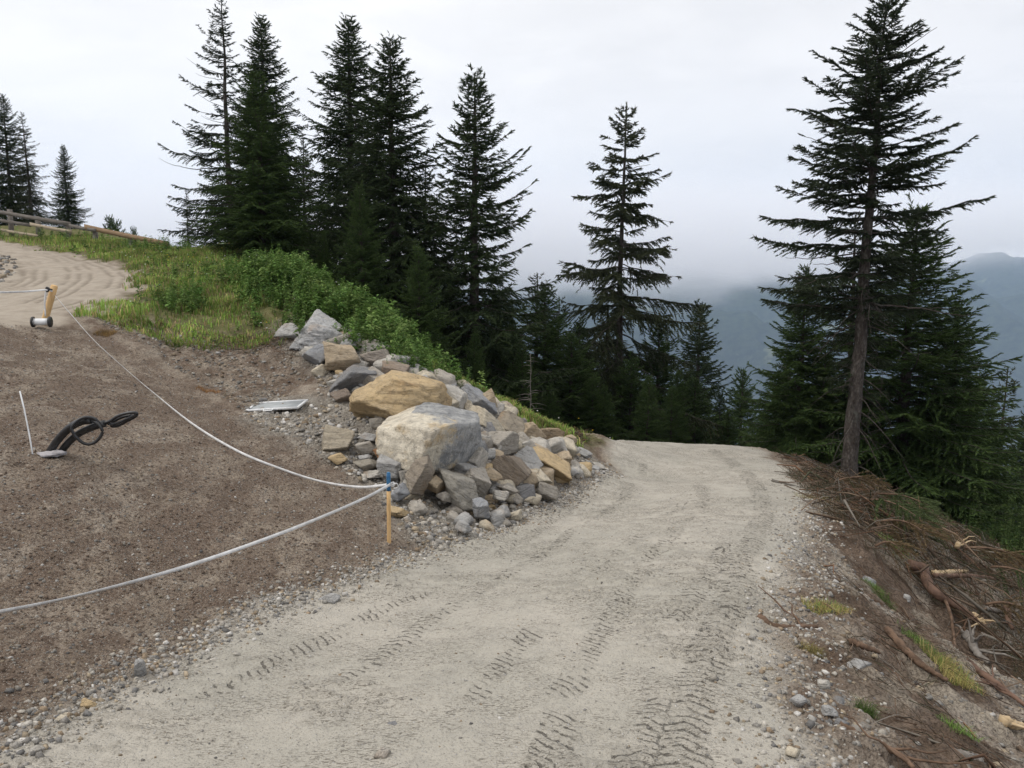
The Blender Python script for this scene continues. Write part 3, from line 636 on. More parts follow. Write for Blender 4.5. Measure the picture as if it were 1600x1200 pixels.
for px, py, w_, h_, col, lab in [
  (515, 935, 34, 14, GREY, 'flat grey stone on the gravel strip left of the road'),
  (217, 1045, 20, 30, GREY, 'upright striped slate stone at the foot of the brown bank'),
  (141, 1098, 26, 14, OCH, 'ochre stone at the foot of the bank near the lower left'),
  (100, 1124, 28, 14, CREAM, 'cream stone at the lower left beside the ochre one'),
  (56, 1172, 22, 11, PALE, 'white stone at the lower left corner'),
  (615, 1134, 20, 10, DGREY, 'dark stone lying on the road near the bottom'),
  (597, 1178, 26, 16, PALE, 'pale pebble cluster stone at the bottom of the road'),
  (1240, 1176, 26, 16, CREAM, 'cream stone at the bottom right edge of the road'),
  (1246, 1094, 24, 18, GREY, 'light grey stone on the right road margin'),
  (1296, 1112, 22, 16, GREY, 'grey stone in the cluster on the right road margin'),
  (1312, 1100, 20, 22, DGREY, 'dark grey stone in the cluster on the right road margin'),
  (1357, 908, 22, 15, BLUE, 'bluish stone on the right slope above the green tuft'),
  (1415, 934, 14, 10, GREY, 'small grey stone on the right slope below the bark'),
  (1316, 1132, 26, 14, DGREY, 'dark rounded stone below the cluster on the right margin'),
  (1286, 1068, 20, 12, PALE, 'pale stone on the light soil of the right slope'),
  (1340, 1040, 40, 14, GREY, 'long flat grey slab on the right slope'),
  (1396, 848, 18, 12, PALE, 'whitish stone below the green bough')]:
    place_rock(px, py, w_, h_, col, lab, name='stone', sub=3, sink=0)

# loose gravel too fine to count: broken stone strips, crumbs on the bank and the slope
def scatter_stones(name, pts, size, cols, rng, flat=.55, mat=M_PEB):
    V1, F1 = box(-.62, .62, -.62, .62, -.62, .62); F1 = F1[0]; n = len(pts); x, y = pts[:, 0], pts[:, 1]; z = H(x, y)
    tmpl = []
    for _ in range(12):
        c = V1 * rng.uniform(.55, 1.35, (8, 3)); c[4:, :2] *= rng.uniform(.45, .9); tmpl.append(c)
    T = np.array(tmpl)[rng.integers(0, 12, n)]
    T = T * np.stack([rng.uniform(.7, 1.3, n), rng.uniform(.6, 1.1, n), rng.uniform(flat * .6, flat * 1.5, n)], 1)[:, None]
    tx = rng.uniform(-.5, .5, n); c, s = np.cos(tx), np.sin(tx)
    T = np.stack([T[:, :, 0] * c[:, None] - T[:, :, 2] * s[:, None], T[:, :, 1], T[:, :, 0] * s[:, None] + T[:, :, 2] * c[:, None]], 2)
    a = rng.uniform(0, 6.28, n); c, s = np.cos(a), np.sin(a)
    T = np.stack([T[:, :, 0] * c[:, None] - T[:, :, 1] * s[:, None], T[:, :, 0] * s[:, None] + T[:, :, 1] * c[:, None], T[:, :, 2]], 2)
    T = T * size[:, None, None] * 1.15 + np.stack([x, y, z + size * .12], 1)[:, None]
    m = len(V1); Fa = (F1[None] + (np.arange(n) * m)[:, None, None]).reshape(-1, 4)
    col = cols[rng.integers(0, len(cols), n)] * rng.uniform(.6, 1.15, n)[:, None]
    o = npmesh(name, T.reshape(-1, 3), Fa, mat, attrs={'tint': np.repeat(col, m, 0)}); tag(o, kind='stuff'); return o
rng = np.random.default_rng(5)
GC = np.array([(.35, .335, .31), (.27, .255, .235), (.42, .39, .34), (.50, .47, .42), (.40, .33, .24), (.20, .195, .19), (.37, .34, .30), (.58, .56, .53), (.30, .23, .16), (.36, .34, .31)])
def along(pl, n, spread, off=0, ymax=99):
    pl = np.array(pl); L = np.r_[0, np.cumsum(np.hypot(*np.diff(pl, axis=0).T))]; s = rng.uniform(0, L[-1], n) 
    x = np.interp(s, L, pl[:, 0]); y = np.interp(s, L, pl[:, 1]); dx = np.interp(s + .1, L, pl[:, 0]) - x; dy = np.interp(s + .1, L, pl[:, 1]) - y
    l = np.hypot(dx, dy) + 1e-6; o = off + rng.normal(size=n) * spread
    return np.stack([x - dy / l * o, y + dx / l * o], 1)
def visible(p): return (p[:, 1] > 1.9) & (np.abs(p[:, 0]) < p[:, 1] * .72 + .5)
def sizes(n, lo, hi, k=2.2): return lo + (hi - lo) * rng.random(n) ** k
a = along(LEDGE, 17000, .12, .03); a = a[visible(a)]
b = along([p for p in REDGE if p[1] < 12], 8000, .18, -.16); b = b[visible(b)]
pts = np.concatenate([a, b]); scatter_stones('gravel', pts, sizes(len(pts), .004, .026, 3.6), GC, rng)
# crumbs over the brown bank, the cut face and the road
def area(poly, n):
    lo, hi = poly.min(0), poly.max(0); out = []
    while sum(map(len, out)) < n:
        q = rng.uniform(lo, hi, (n * 3, 2)); q = q[rng.random(len(q)) < np.clip(6 / np.maximum(q[:, 1], 1), .12, 1) ** 1.3]; q = q[(sdist(poly, q[:, 0], q[:, 1]) > 0)]; q = q[visible(q)]; out.append(q)
    return np.concatenate(out)[:n]
p = area(Z_DIRT, 34000); scatter_stones('gravel', p, sizes(len(p), .0035, .018, 5), np.concatenate([GC * .75, [(.17, .125, .095)] * 12]), rng)
p = area(road_poly, 7000); scatter_stones('gravel', p, sizes(len(p), .003, .012, 7), GC * .9, rng)
p = area(Z_RUBB, 18000); scatter_stones('rubble', p, sizes(len(p), .005, .055, 7), GC, rng)
p = area(Z_SLAS, 12000); p = p[fbm(p[:, 0] * 1.3, p[:, 1] * 1.3, 3, 63) < .04]; scatter_stones('rubble', p, sizes(len(p), .004, .035, 6), GC * .8, rng)
gp = zone([(-40, 398), (0, 400), (20, 404), (27, 422), (12, 438), (0, 442), (-40, 445)]); p = gp.min(0) + rng.random((900, 2)) * np.ptp(gp, axis=0); p = p[sdist(gp, p[:, 0], p[:, 1]) > 0]; scatter_stones('rubble', p, sizes(len(p), .03, .11, 2), GC * .85, rng)
cut = zone([(130, 495), (200, 505), (330, 525), (440, 535), (490, 590), (380, 640), (300, 590), (200, 530)])
p = area(cut, 3800); scatter_stones('rubble', p, sizes(len(p), .005, .04, 7), GC * .75, rng)

# ------------------------------------------------------------------ spruces
def rot_z(v, a):
    c, s = math.cos(a), math.sin(a); return np.stack([v[:, 0] * c - v[:, 1] * s, v[:, 0] * s + v[:, 1] * c, v[:, 2]], 1)
def spruce_data(seed, Ht, Rad, base=.06, gap=.26, nb=5, pitch=(35, -12), hang=.5, upturn=.25, sparse=.0, tw=.075, ls=.36, needle=.085, nstep=.05, prof=.8, k=1.0, jitter=.2,
                side=None, col=((.020, .034, .014), (.045, .068, .022)), dead=0, trunk_r=None, lean=(0, 0), inner=.12, holes=0.0, tipbright=.35, thin_t=.16, cap=1.5):
    """returns trunk, limbs and foliage as arrays; z=0 is the foot of the tree"""
    g = np.random.default_rng(seed); tr = trunk_r or Ht * .016
    zt = np.linspace(-.6, Ht, 40); wob = np.cumsum(g.normal(size=(40, 2)) * .012, 0); wob -= wob[24] * 0
    cxx = lambda z: np.interp(z, zt, wob[:, 0] + lean[0] * np.clip(zt / Ht, 0, 1)); cyy = lambda z: np.interp(z, zt, wob[:, 1] + lean[1] * np.clip(zt / Ht, 0, 1))
    rad = tr * (1 - np.clip(zt / Ht, 0, 1)) ** .85 + .008 + tr * .5 * np.exp(-np.maximum(zt, 0) / .25) * .6
    T = tube(np.stack([cxx(zt), cyy(zt), zt], 1), rad, 12, True, .08, g)
    limbs, leafV, leafC = [], [], []
    z = base * Ht; phase = 0
    while z < Ht * .985:
        h = z / Ht; n = nb if h < .85 else max(3, nb - 1)
        phase += 1.1 + g.random()
        for j in range(n + 2):
            extra = j >= n
            if g.random() < sparse * (1 - .5 * h): continue
            az = phase + j * 2 * np.pi / n + g.normal() * .25 + (.6 if extra else 0)
            zz = z + (g.uniform(.2, .8) * gap if extra else g.normal() * gap * .12)
            if zz > Ht * .99: continue
            L = Rad * min(1, max(0, 1 - zz / Ht) / k) ** prof * min(1, .62 + 2.0 * (zz / Ht - base + .06)) * g.uniform(1 - jitter * 1.6, 1 + jitter * .6) + .05
            L = min(L, Rad * (1 - zz / Ht) * cap + .07)
            if extra: L *= g.uniform(.45, .8)
            if side is not None: L *= side(az % (2 * np.pi), zz / Ht)
            if L < .05: continue
            pt = np.interp(zz / Ht, [0, .5, 1], [pitch[1], (pitch[0] + pitch[1]) / 2 - 4, pitch[0]]) + g.normal() * 7 + max(0, zz / Ht - .88) * 220
            ns = max(5, int(L / .11)); t = np.linspace(0, 1, ns)
            dz = L * (math.tan(R(pt)) * t - .18 * t ** 1.5 * (1 - zz / Ht) + upturn * t ** 3 * .6)
            cur = g.normal() * .14 * L; dz = dz + np.cumsum(g.normal(size=ns)) * .012 * L ** .5 * (t > .15)
            b = np.stack([L * t, cur * t ** 2, dz], 1); b = rot_z(b, az) + np.array([cxx(zz), cyy(zz), zz])
            limbs.append(tube(b, (.004 + .0095 * L * (1 - t) ** 1.0) * (1.0 if L > .6 else .7), 4 if L > .8 else 3, False))
            if holes and g.random() < holes: continue
            # side twigs
            st = np.arange(inner * L + .03, L, tw); st = st[(vnoise(st * 3.1, st * 0 + zz * 7 + az, seed) > thin_t - .5)]; st = st if len(st) else np.array([L * .5]); st = np.repeat(st, 2) + g.normal(size=2 * len(st)) * tw * .3
            sg = np.tile([1, -1], len(st) // 2); st = np.clip(st, .02, L * .995); f = st / L
            tl = (ls * L * (1 - f) ** .75 * np.minimum(1, .35 + f * 2.2) + .07) * g.uniform(.35, 1.3, len(st))
            tl = np.minimum(tl, .75)
            base_p = np.stack([np.interp(f, t, b[:, q]) for q in range(3)], 1)
            tang = np.stack([np.interp(np.minimum(f + .03, 1), t, b[:, q]) - np.interp(np.maximum(f - .03, 0), t, b[:, q]) for q in range(3)], 1)
            tang /= np.linalg.norm(tang, axis=1)[:, None] + 1e-9
            sidev = np.cross(tang, [0, 0, 1.0]); sidev /= np.linalg.norm(sidev, axis=1)[:, None] + 1e-9
            ang = R(52) * g.uniform(.6, 1.25, len(st)); hh = hang * g.uniform(.4, 1.4, len(st)) * (1.15 - zz / Ht)
            d0 = tang * np.cos(ang)[:, None] + sidev * (np.sin(ang) * sg)[:, None]; 
            # the leading shoot carries needles too
            base_p = np.concatenate([base_p, b[-2:-1]]); d0 = np.concatenate([d0, tang[-1:]]); tl = np.append(tl, .16); hh = np.append(hh, 0); f = np.append(f, 1)
            ne = np.maximum(2, (tl / nstep).astype(int)); tid = np.repeat(np.arange(len(tl)), ne)
            u = (np.arange(ne.sum()) - np.repeat(np.cumsum(ne) - ne, ne) + .6) / ne[tid]
            pos = base_p[tid] + d0[tid] * (tl[tid] * u)[:, None]; pos[:, 2] -= hh[tid] * tl[tid] * u ** 1.6
            dr = d0[tid].copy(); dr[:, 2] -= hh[tid] * 1.6 * u; dr /= np.linalg.norm(dr, axis=1)[:, None] + 1e-9
            m = len(pos)
            for rep in range(3):
                q = g.normal(size=(m, 3)); q -= (q * dr).sum(1)[:, None] * dr; q /= np.linalg.norm(q, axis=1)[:, None] + 1e-9
                ln = needle * g.uniform(.6, 1.25, m); wd = needle * .17 * g.uniform(.7, 1.3, m)
                w3 = np.cross(dr, q); apex = pos + (dr * .85 + q * .45) * ln[:, None]
                leafV.append(np.stack([pos - dr * (ln * .15)[:, None] + w3 * wd[:, None], pos - dr * (ln * .15)[:, None] - w3 * wd[:, None], apex], 1))
                mixv = np.clip(g.normal(size=m) * .16 + .28 + .3 * (g.random() - .5) + tipbright * (u * f[tid]) ** 2, 0, 1)[:, None]
                leafC.append(np.array(col[0])[None] * (1 - mixv) + np.array(col[1])[None] * mixv)
        z += gap * g.uniform(.75, 1.3) * (1 if h < .8 else .75)
    m = 60; u = g.random(m); pos = np.stack([np.full(m, cxx(Ht)), np.full(m, cyy(Ht)), Ht * (.955 + .045 * u)], 1); a_ = g.uniform(0, 6.28, m); ln = needle * .9
    dr = np.stack([np.cos(a_) * .6, np.sin(a_) * .6, np.full(m, .8)], 1); w3 = np.stack([-np.sin(a_), np.cos(a_), 0 * a_], 1) * needle * .15
    leafV.append(np.stack([pos + w3, pos - w3, pos + dr * ln], 1)); leafC.append(np.tile(np.array(col[1]), (m, 1)))
    # dead snags on the lower trunk
    for k in range(dead):
        zz = g.uniform(.03, .45) * Ht; az = g.uniform(0, 6.28); L = g.uniform(.4, 1.3); t = np.linspace(0, 1, 9)
        b = np.stack([L * t, g.normal() * .25 * t ** 2 + .04 * np.sin(t * 7), L * (-.25 * t - .55 * t ** 2 + g.normal() * .2 * t)], 1); b = rot_z(b, az) + np.array([cxx(zz), cyy(zz), zz])
        limbs.append(tube(b, .014 * (1 - t) + .003, 4, False))
        for q in range(4):
            i0 = g.integers(2, 8); s = np.linspace(0, 1, 4)[:, None]; limbs.append(tube(b[i0] + s * (g.normal(size=3) * .2 + [0, 0, -.12])[None], .004, 3, False))
    LV = np.concatenate(leafV).reshape(-1, 3); LC = np.repeat(np.concatenate(leafC), 3, 0); print('spruce', seed, len(LV) // 3)
    return T, join(limbs), (LV, np.arange(len(LV)).reshape(-1, 3), LC), Ht
PROTO = {}
def make_spruce(key, loc, ht, label, rz=0, wide=1.0, group='spruces around the road', name='spruce_tree', cat='spruce tree', tiltx=0, **kw):
    """the first tree of a kind is built with its parts, the next ones are copies of it"""
    if key not in PROTO:
        (TV, TF), (BV, BF), (LV, LF, LC), h0 = spruce_data(**kw)
        r = empty(name, (0, 0, 0))
        npmesh('trunk', TV, TF, M_BARK, r, smooth=True); npmesh('branches', BV, BF, M_BARK, r); npmesh('crown', LV, LF, M_NEED, r, attrs={'tint': LC})
        PROTO[key] = (r, h0); used = False
    else: used = True
    r, h0 = PROTO[key]
    o = copy_tree(r) if used else r
    s = ht / h0; o.location = loc; o.scale = (s * wide, s * wide, s); o.rotation_euler = (0, tiltx, rz); tag(o, label, cat, group); return o
def spot(px, py_top, Y, zb=None, at=None):
    """foot and height of a tree whose top is seen at px, py_top"""
    top = P(px, py_top, Y); z = Hs(top[0], Y) if zb is None else zb
    return (top[0], Y, z - .05), top[2] - z
GREEN1 = ((.022, .036, .015), (.055, .078, .028)); GREEN2 = ((.028, .052, .016), (.075, .115, .030)); DARK = ((.018, .028, .014), (.045, .058, .027)); OLIVE = ((.026, .035, .017), (.065, .072, .032))

# the tall spruce at the right road edge
loc, ht = spot(1371, -14, 18)
right = lambda az, h: 1.0 if h > .62 else ((.25 if math.sin(az) < -.35 else .9) if h > .36 else (0 if math.sin(az) < -.1 else .35))
make_spruce('tall', (P(1325, 757, 18)[0], 18, Hs(P(1325, 757, 18)[0], 18) - .05), ht, 'tallest spruce at the right road edge with a long bare grey lower trunk', seed=3, Ht=10.8, Rad=2.75, base=.20, gap=.25, nb=7, pitch=(26, -6), hang=.55,
            upturn=.12, sparse=.05, tw=.055, ls=.29, thin_t=.22, needle=.085, nstep=.042, prof=.8, k=.5, cap=2.6, jitter=.34, col=DARK, dead=46, trunk_r=.175, lean=(.22, 0), side=right, holes=.05)
# the open crowned spruce beyond the crest of the road
loc, ht = spot(982, 158, 29)
make_spruce('open', loc, ht, 'slender open spruce with gaps along its visible trunk, standing beyond the crest of the road', seed=8, Ht=14.5, Rad=3.0, base=.10, gap=.36, nb=6, pitch=(12, -26), hang=1.25,
            upturn=.12, sparse=.22, tw=.07, ls=.34, needle=.11, nstep=.05, prof=.75, k=.55, cap=2.6, jitter=.38, col=OLIVE, dead=20, trunk_r=.17, holes=.12)
# the gaunt spruce at the left
loc, ht = spot(343, -20, 29)
leftish = lambda az, h: (1.25 if math.cos(az) < -.1 else .6)
make_spruce('gaunt', loc, ht, 'tall gaunt spruce with thin half bare boughs reaching out to the left', seed=12, Ht=11.5, Rad=2.5, base=.10, gap=.34, nb=5, pitch=(22, -14), hang=.5,
            upturn=.35, sparse=.2, tw=.075, ls=.3, needle=.10, nstep=.055, prof=.45, jitter=.35, col=DARK, trunk_r=.15, side=leftish, holes=.2)
dense = dict(seed=21, Ht=9, Rad=3.1, base=.02, gap=.20, nb=6, pitch=(38, -6), hang=.45, upturn=.22, sparse=.0, tw=.075, ls=.36, needle=.095, nstep=.05, prof=.85, jitter=.22, col=GREEN2, tipbright=.5)
loc, ht = spot(400, 112, 23.5)
make_spruce('dense', loc, ht, 'lush bright green spruce with branches down to the ground, left of the rock pile', wide=1.4, **dense)
narrow = dict(seed=33, Ht=11, Rad=2.55, base=.03, gap=.2, nb=7, cap=2.0, pitch=(30, -16), hang=.85, upturn=.28, sparse=.04, tw=.08, ls=.38, needle=.10, nstep=.055, prof=.78, k=.9, jitter=.34, col=GREEN1)
layered = dict(seed=47, Ht=11, Rad=2.8, base=.03, gap=.25, nb=7, cap=2.0, pitch=(24, -16), hang=.7, upturn=.42, sparse=.05, tw=.08, ls=.33, needle=.10, nstep=.05, prof=.72, jitter=.32, col=GREEN1)
young = dict(seed=52, Ht=6, Rad=1.9, base=.02, gap=.2, nb=5, pitch=(40, 0), hang=.25, upturn=.25, sparse=.02, tw=.075, ls=.42, needle=.09, nstep=.05, prof=.85, jitter=.2, col=GREEN2, tipbright=.4)
old = dict(seed=64, Ht=11, Rad=2.7, base=.06, gap=.3, nb=5, pitch=(18, -22), hang=.85, upturn=.3, sparse=.14, tw=.09, ls=.34, needle=.105, nstep=.06, prof=.6, jitter=.34, col=OLIVE, holes=.06)
KW = {'narrow': narrow, 'layered': layered, 'young': young, 'old': old, 'dense': dense}
TREES = [ # kind, px, top py, distance, width factor, label, added depth of the foot
 ('narrow', 405, 26, 33, 1.15, 'dark spruce rising directly behind the lush bright green spruce'),
 ('narrow', 541, 28, 28, 1.25, 'tall dark spruce, left one of the twin tops above the rock pile'),
 ('narrow', 608, 58, 24.5, 1.3, 'tall dark spruce, right one of the twin tops above the rock pile'),
 ('layered', 740, 113, 23.5, 1.15, 'conical spruce with clearly layered drooping boughs right of the twin tops'),
 ('old', 470, 215, 32, .95, 'dark spruce filling the gap between the lush spruce and the twin tops'),
 ('old', 660, 250, 29, .85, 'dark spruce between the twin tops and the layered conical spruce'),
 ('dense', 560, 290, 21.5, .85, 'dark bushy spruce low in front of the twin tops'),
 ('dense', 655, 385, 20.0, .95, 'bushy spruce low in front of the layered conical one'),
 ('old', 838, 425, 28, 1.0, 'spruce with a pale tip just right of the layered conical spruce'),
 ('old', 872, 462, 31, 1.0, 'thin topped spruce left of the open crowned one'),
 ('dense', 800, 500, 23.5, .8, 'low bushy spruce behind the ridge right of the layered one'),
 ('layered', 905, 500, 26.5, .9, 'dark low spruce at the left foot of the open crowned one'),
 ('old', 955, 475, 32, 1.3, 'broad dark spruce hidden behind the open crowned one'),
 ('dense', 1030, 500, 30, 1.0, 'dark spruce right behind the open crowned one'),
 ('layered', 1096, 473, 33, 1.0, 'slim layered spruce right of the open crowned one against the blue mountain'),
 ('dense', 1060, 580, 27, .7, 'low dark spruce in front of the slim layered one'),
 ('young', 1012, 590, 23.5, 1.0, 'young bright green spruce at the crest, left one of two'),
 ('young', 1052, 606, 24.2, .9, 'young bright green spruce at the crest, right one of two'),
 ('dense', 1160, 577, 35, .85, 'small spruce right of the slim layered one with a pointed green top'),
 ('layered', 1125, 612, 30, .8, 'small dark spruce behind the right end of the road crest'),
 ('dense', 1195, 640, 30, .8, 'small bushy spruce between the road crest and the tallest spruce'),
 ('dense', 1440, 322, 20.5, 1.25, 'large dense spruce standing right behind the tallest one'),
 ('dense', 1258, 415, 22, .95, 'dense spruce standing left behind the bare trunk of the tallest one'),
 ('old', 1345, 330, 22.5, .95, 'dark spruce directly behind the bare trunk'),
 ('dense', 1290, 545, 21.3, 1.1, 'low dark spruce behind the foot of the bare trunk'),
 ('dense', 1500, 470, 21.0, 1.05, 'dark bushy spruce at the right flank of the large dense one'),
 ('old', 1573, 572, 30, .8, 'thin spruce at the right border against the mountain'),
 ('layered', 1612, 640, 27, .9, 'layered spruce cut by the right border'),
 ('dense', 1545, 690, 24, .9, 'low spruce in front of the thin one at the right border'),
 ('layered', 4, 148, 41, 1.0, 'tall dark spruce behind the fence cut by the left border'),
 ('old', 36, 174, 40, 1.0, 'dark spruce behind the fence, second from the left border'),
 ('layered', 98, 226, 38, .95, 'slim pointed spruce behind the fence, rightmost of the group there'),
 ('layered', -60, 190, 42, 1.1, 'dark spruce behind the fence just outside the left border'),
 ('young', 168, 344, 52, .8, 'tiny spruce top showing behind the fence, left one'),
 ('young', 184, 352, 54, .8, 'tiny spruce top showing behind the fence, middle one'),
 ('young', 207, 360, 52, .6, 'tiny spruce top showing behind the fence, right one'),
 ('old', 290, 300, 33, .9, 'dark spruce behind the gaunt one with its boughs near the ground'),
 ('dense', 505, 360, 22.5, .7, 'bushy spruce between the lush one and the twin tops'),
 ('dense', 740, 520, 20.5, .75, 'low dark bushy spruce under the layered conical one'),
 ('dense', 860, 600, 22.0, .75, 'low dark spruce just behind the far tip of the rock pile'),
 ('dense', 925, 590, 24.0, 1.1, 'broad low spruce left behind the road crest'),
 ('dense', 985, 560, 27.0, 1.2, 'broad dark spruce at the foot of the open crowned one'),
 ('dense', 780, 450, 27.0, 1.0, 'dark spruce between the layered one and the pale tipped one'),
 ('dense', 705, 430, 26.0, 1.0, 'dark spruce filling the space left of the layered one'),
 ('dense', 455, 330, 26.0, .9, 'dark green spruce right beside the lush one'),
 ('dense', 1370, 600, 21.5, 1.2, 'low dark spruce right of the foot of the bare trunk'),
 ('dense', 1440, 640, 20.5, 1.3, 'broad low spruce at the foot of the large dense one'),
 ('dense', 848, 452, 26.0, 1.1, 'dense dark spruce between the pale tipped and the thin topped one'),
 ('dense', 892, 520, 25.0, 1.3, 'broad dark spruce left of the open crowned one, lower branches on the ground'),
 ('dense', 815, 545, 22.0, 1.0, 'low dark spruce behind the dead sapling'),
 ('dense', 1085, 590, 29.0, 1.2, 'broad low spruce under the slim layered one'),
 ('dense', 1140, 640, 27.0, 1.2, 'broad low spruce behind the right half of the road crest'),
 ('dense', 1225, 560, 25.0, 1.0, 'dark spruce left of the bare trunk, in front of the mountain'),
 ('dense', 1530, 600, 24.0, 1.1, 'dark spruce filling the space left of the thin one at the right border'),
 ('dense', 945, 600, 24.0, .8, 'low dark spruce at the left end of the road crest')]
tr_rng = random.Random(2)
for kind, px, py, Y, wd, lab in TREES:
    loc, ht = spot(px, py, Y)
    make_spruce(kind, loc, max(ht, 1.5), lab, rz=tr_rng.uniform(0, 6.28), wide=wd * (1.12 if py > 200 else 1.0), **KW[kind])

# ------------------------------------------------------------------ grass, herbs and weeds
def blades(name, pts, hgt, cols, rng, width=.006, lean=.5, seg=2, label=None, kind='stuff'):
    n = len(pts); z = H(pts[:, 0], pts[:, 1]) - .01; a = rng.uniform(0, 6.28, n); ln = rng.uniform(.05, 1, n) * lean
    dx, dy = np.cos(a), np.sin(a); wx, wy = -dy * width, dx * width
    B = np.stack([pts[:, 0], pts[:, 1], z], 1); Wd = np.stack([wx, wy, 0 * wx], 1) * rng.uniform(.6, 1.3, n)[:, None]
    D = np.stack([dx * ln, dy * ln, 0 * dx], 1) * hgt[:, None]; U = np.array([0, 0, 1.0])
    p1 = B + D * .3 + U * (hgt * .62)[:, None]; p2 = B + D * 1.0 + U * (hgt * (1 - .35 * ln))[:, None]
    V = np.stack([B - Wd, B + Wd, p1 + Wd * .7, p1 - Wd * .7, p2], 1).reshape(-1, 3); i = (np.arange(n) * 5)[:, None]
    Fq = np.concatenate([i, i + 1, i + 2, i + 3], 1); Ft = np.concatenate([i + 3, i + 2, i + 4], 1)
    c = cols[rng.integers(0, len(cols), n)] * rng.uniform(.65, 1.25, n)[:, None] * (1 + 1.0 * fbm(pts[:, 0] * 1.6, pts[:, 1] * 1.6, 3, 65))[:, None]
    o = npmesh(name, V, [Fq, Ft], M_GRASS, attrs={'tint': np.repeat(c, 5, 0)})
    if kind: tag(o, kind=kind)
    return o
GRC = np.array([(.18, .30, .055), (.21, .34, .07), (.14, .24, .045), (.28, .35, .09), (.38, .32, .14), (.30, .22, .12), (.22, .28, .06)])
def thin(p, keep_fn): return p[rng.random(len(p)) < keep_fn(p)]
def garea(poly, n, ymin, ymax, sc):
    lo, hi = poly.min(0), poly.max(0); lo[1] = max(lo[1], ymin); hi[1] = min(hi[1], ymax); out = []; k = 0
    while sum(map(len, out)) < n:
        q = rng.uniform(lo, hi, (n * 4, 2)); q = q[(sdist(poly, q[:, 0], q[:, 1]) + fbm(q[:, 0] * 3, q[:, 1] * 3, 3, 21) * .8 > .0)]; q = q[visible(q)]
        out.append(q[rng.random(len(q)) < np.clip(.55 + fbm(q[:, 0] * sc, q[:, 1] * sc, 3, 61) * 2.2, .25, 1)])
    return np.concatenate(out)[:n]
p = garea(Z_GRAS, 95000, 12, 30, .9)
tall = np.clip(.10 + .16 * (fbm(p[:, 0] * .7, p[:, 1] * .7, 3, 62) + .3), .05, .4) * rng.uniform(.6, 1.3, len(p))
blades('grass', p, tall, GRC, rng, width=.009, lean=.8)
p = area(zone([(130, 490), (210, 500), (330, 520), (440, 530), (400, 545), (300, 545), (200, 520)]), 2600)
blades('grass', p, rng.uniform(.04, .13, len(p)), GRC, rng, width=.008, lean=.9)
# grassy edge between ridge and pile
ridge = [P(650, 575, 14.5)[:2], P(720, 605, 14.3)[:2], P(800, 645, 14.2)[:2], P(870, 680, 15)[:2]]
p = along(ridge, 9000, .35); blades('grass', p, rng.uniform(.06, .22, len(p)), GRC, rng, width=.008, lean=.9)

def weed_mass(name, pts, hts, cols, rng, leaf=.05, per=26, flowers=None):
    """upright leafy stems too many to count"""
    V, Fq, Cc = [], [], []; n = len(pts); z = H(pts[:, 0], pts[:, 1])
    st = np.stack([pts[:, 0], pts[:, 1], z], 1); ln = rng.normal(size=(n, 2)) * .12
    top = st + np.stack([ln[:, 0] * hts, ln[:, 1] * hts, hts], 1)
    w_ = np.array([.004, 0, 0]); V.append(np.stack([st - w_, st + w_, top + w_ * .4, top - w_ * .4], 1).reshape(-1, 3)); Cc.append(np.repeat(cols[rng.integers(0, len(cols), n)] * .7, 4, 0))
    m = n * per; k = np.repeat(np.arange(n), per); t = rng.uniform(.12, 1.0, m); base = st[k] + (top - st)[k] * t[:, None]
    a = rng.uniform(0, 6.28, m); l = leaf * (rng.uniform(.6, 1.7, n) ** 1.3)[k] * rng.uniform(.6, 1.4, m) * (1.15 - .55 * t) * np.minimum(hts[k] / .6 + .4, 1.25); el = rng.uniform(-.3, .8, m)
    d = np.stack([np.cos(a) * np.cos(el), np.sin(a) * np.cos(el), np.sin(el)], 1); s_ = np.stack([-np.sin(a), np.cos(a), rng.normal(size=m) * .3], 1) * (l * .22)[:, None]
    mid = base + d * (l * .5)[:, None]; tip = base + d * l[:, None] - np.array([0, 0, 1]) * (l * .25)[:, None]
    V.append(np.stack([base, mid - s_, tip, mid + s_], 1).reshape(-1, 3)); pl = (cols[rng.integers(0, len(cols), n)] * rng.uniform(.6, 1.5, n)[:, None])[k]; cc = (pl * .6 + .4 * cols[rng.integers(0, len(cols), m)]) * rng.uniform(.7, 1.2, m)[:, None]; Cc.append(np.repeat(cc, 4, 0))
    V = np.concatenate(V); Fq = np.arange(len(V)).reshape(-1, 4)
    o = npmesh(name, V, Fq, M_GRASS, attrs={'tint': np.concatenate(Cc)}); tag(o, kind='stuff'); return o
WC = np.array([(.085, .16, .035), (.12, .20, .05), (.06, .12, .028), (.16, .22, .07)])
def blob(px, py, n, sx, sy): q = hit(px, py)[:2]; return q + rng.normal(size=(n, 2)) * [sx, sy]
pts = np.concatenate([blob(430, 440, 150, .5, .5), blob(470, 450, 190, .55, .6), blob(520, 480, 200, .5, .6), blob(560, 500, 170, .45, .5), blob(600, 525, 150, .35, .5), blob(630, 550, 100, .25, .4)])
pts = np.repeat(pts, 2, 0) + rng.normal(size=(2 * len(pts), 2)) * .12
weed_mass('weeds', pts, rng.uniform(.2, .55, len(pts)) * (1 + 1.1 * fbm(pts[:, 0] * 1.5, pts[:, 1] * 1.5, 3, 64)), WC * 1.2, rng, .062, 44)
pts = np.concatenate([blob(285, 470, 60, .28, .3), blob(280, 485, 40, .25, .2), blob(360, 425, 100, .9, .5), blob(640, 572, 90, .3, .3), blob(590, 545, 80, .4, .4), blob(690, 596, 60, .3, .3), blob(230, 392, 120, .9, .6), blob(120, 375, 120, 1.4, .5)])
weed_mass('weeds', pts, rng.uniform(.15, .5, len(pts)), WC * 1.15, rng, .055, 34)
pts = garea(Z_GRAS, 900, 12, 27, .7); weed_mass('herbs', pts, rng.uniform(.06, .24, len(pts)), WC * 1.1, rng, .09, 12)
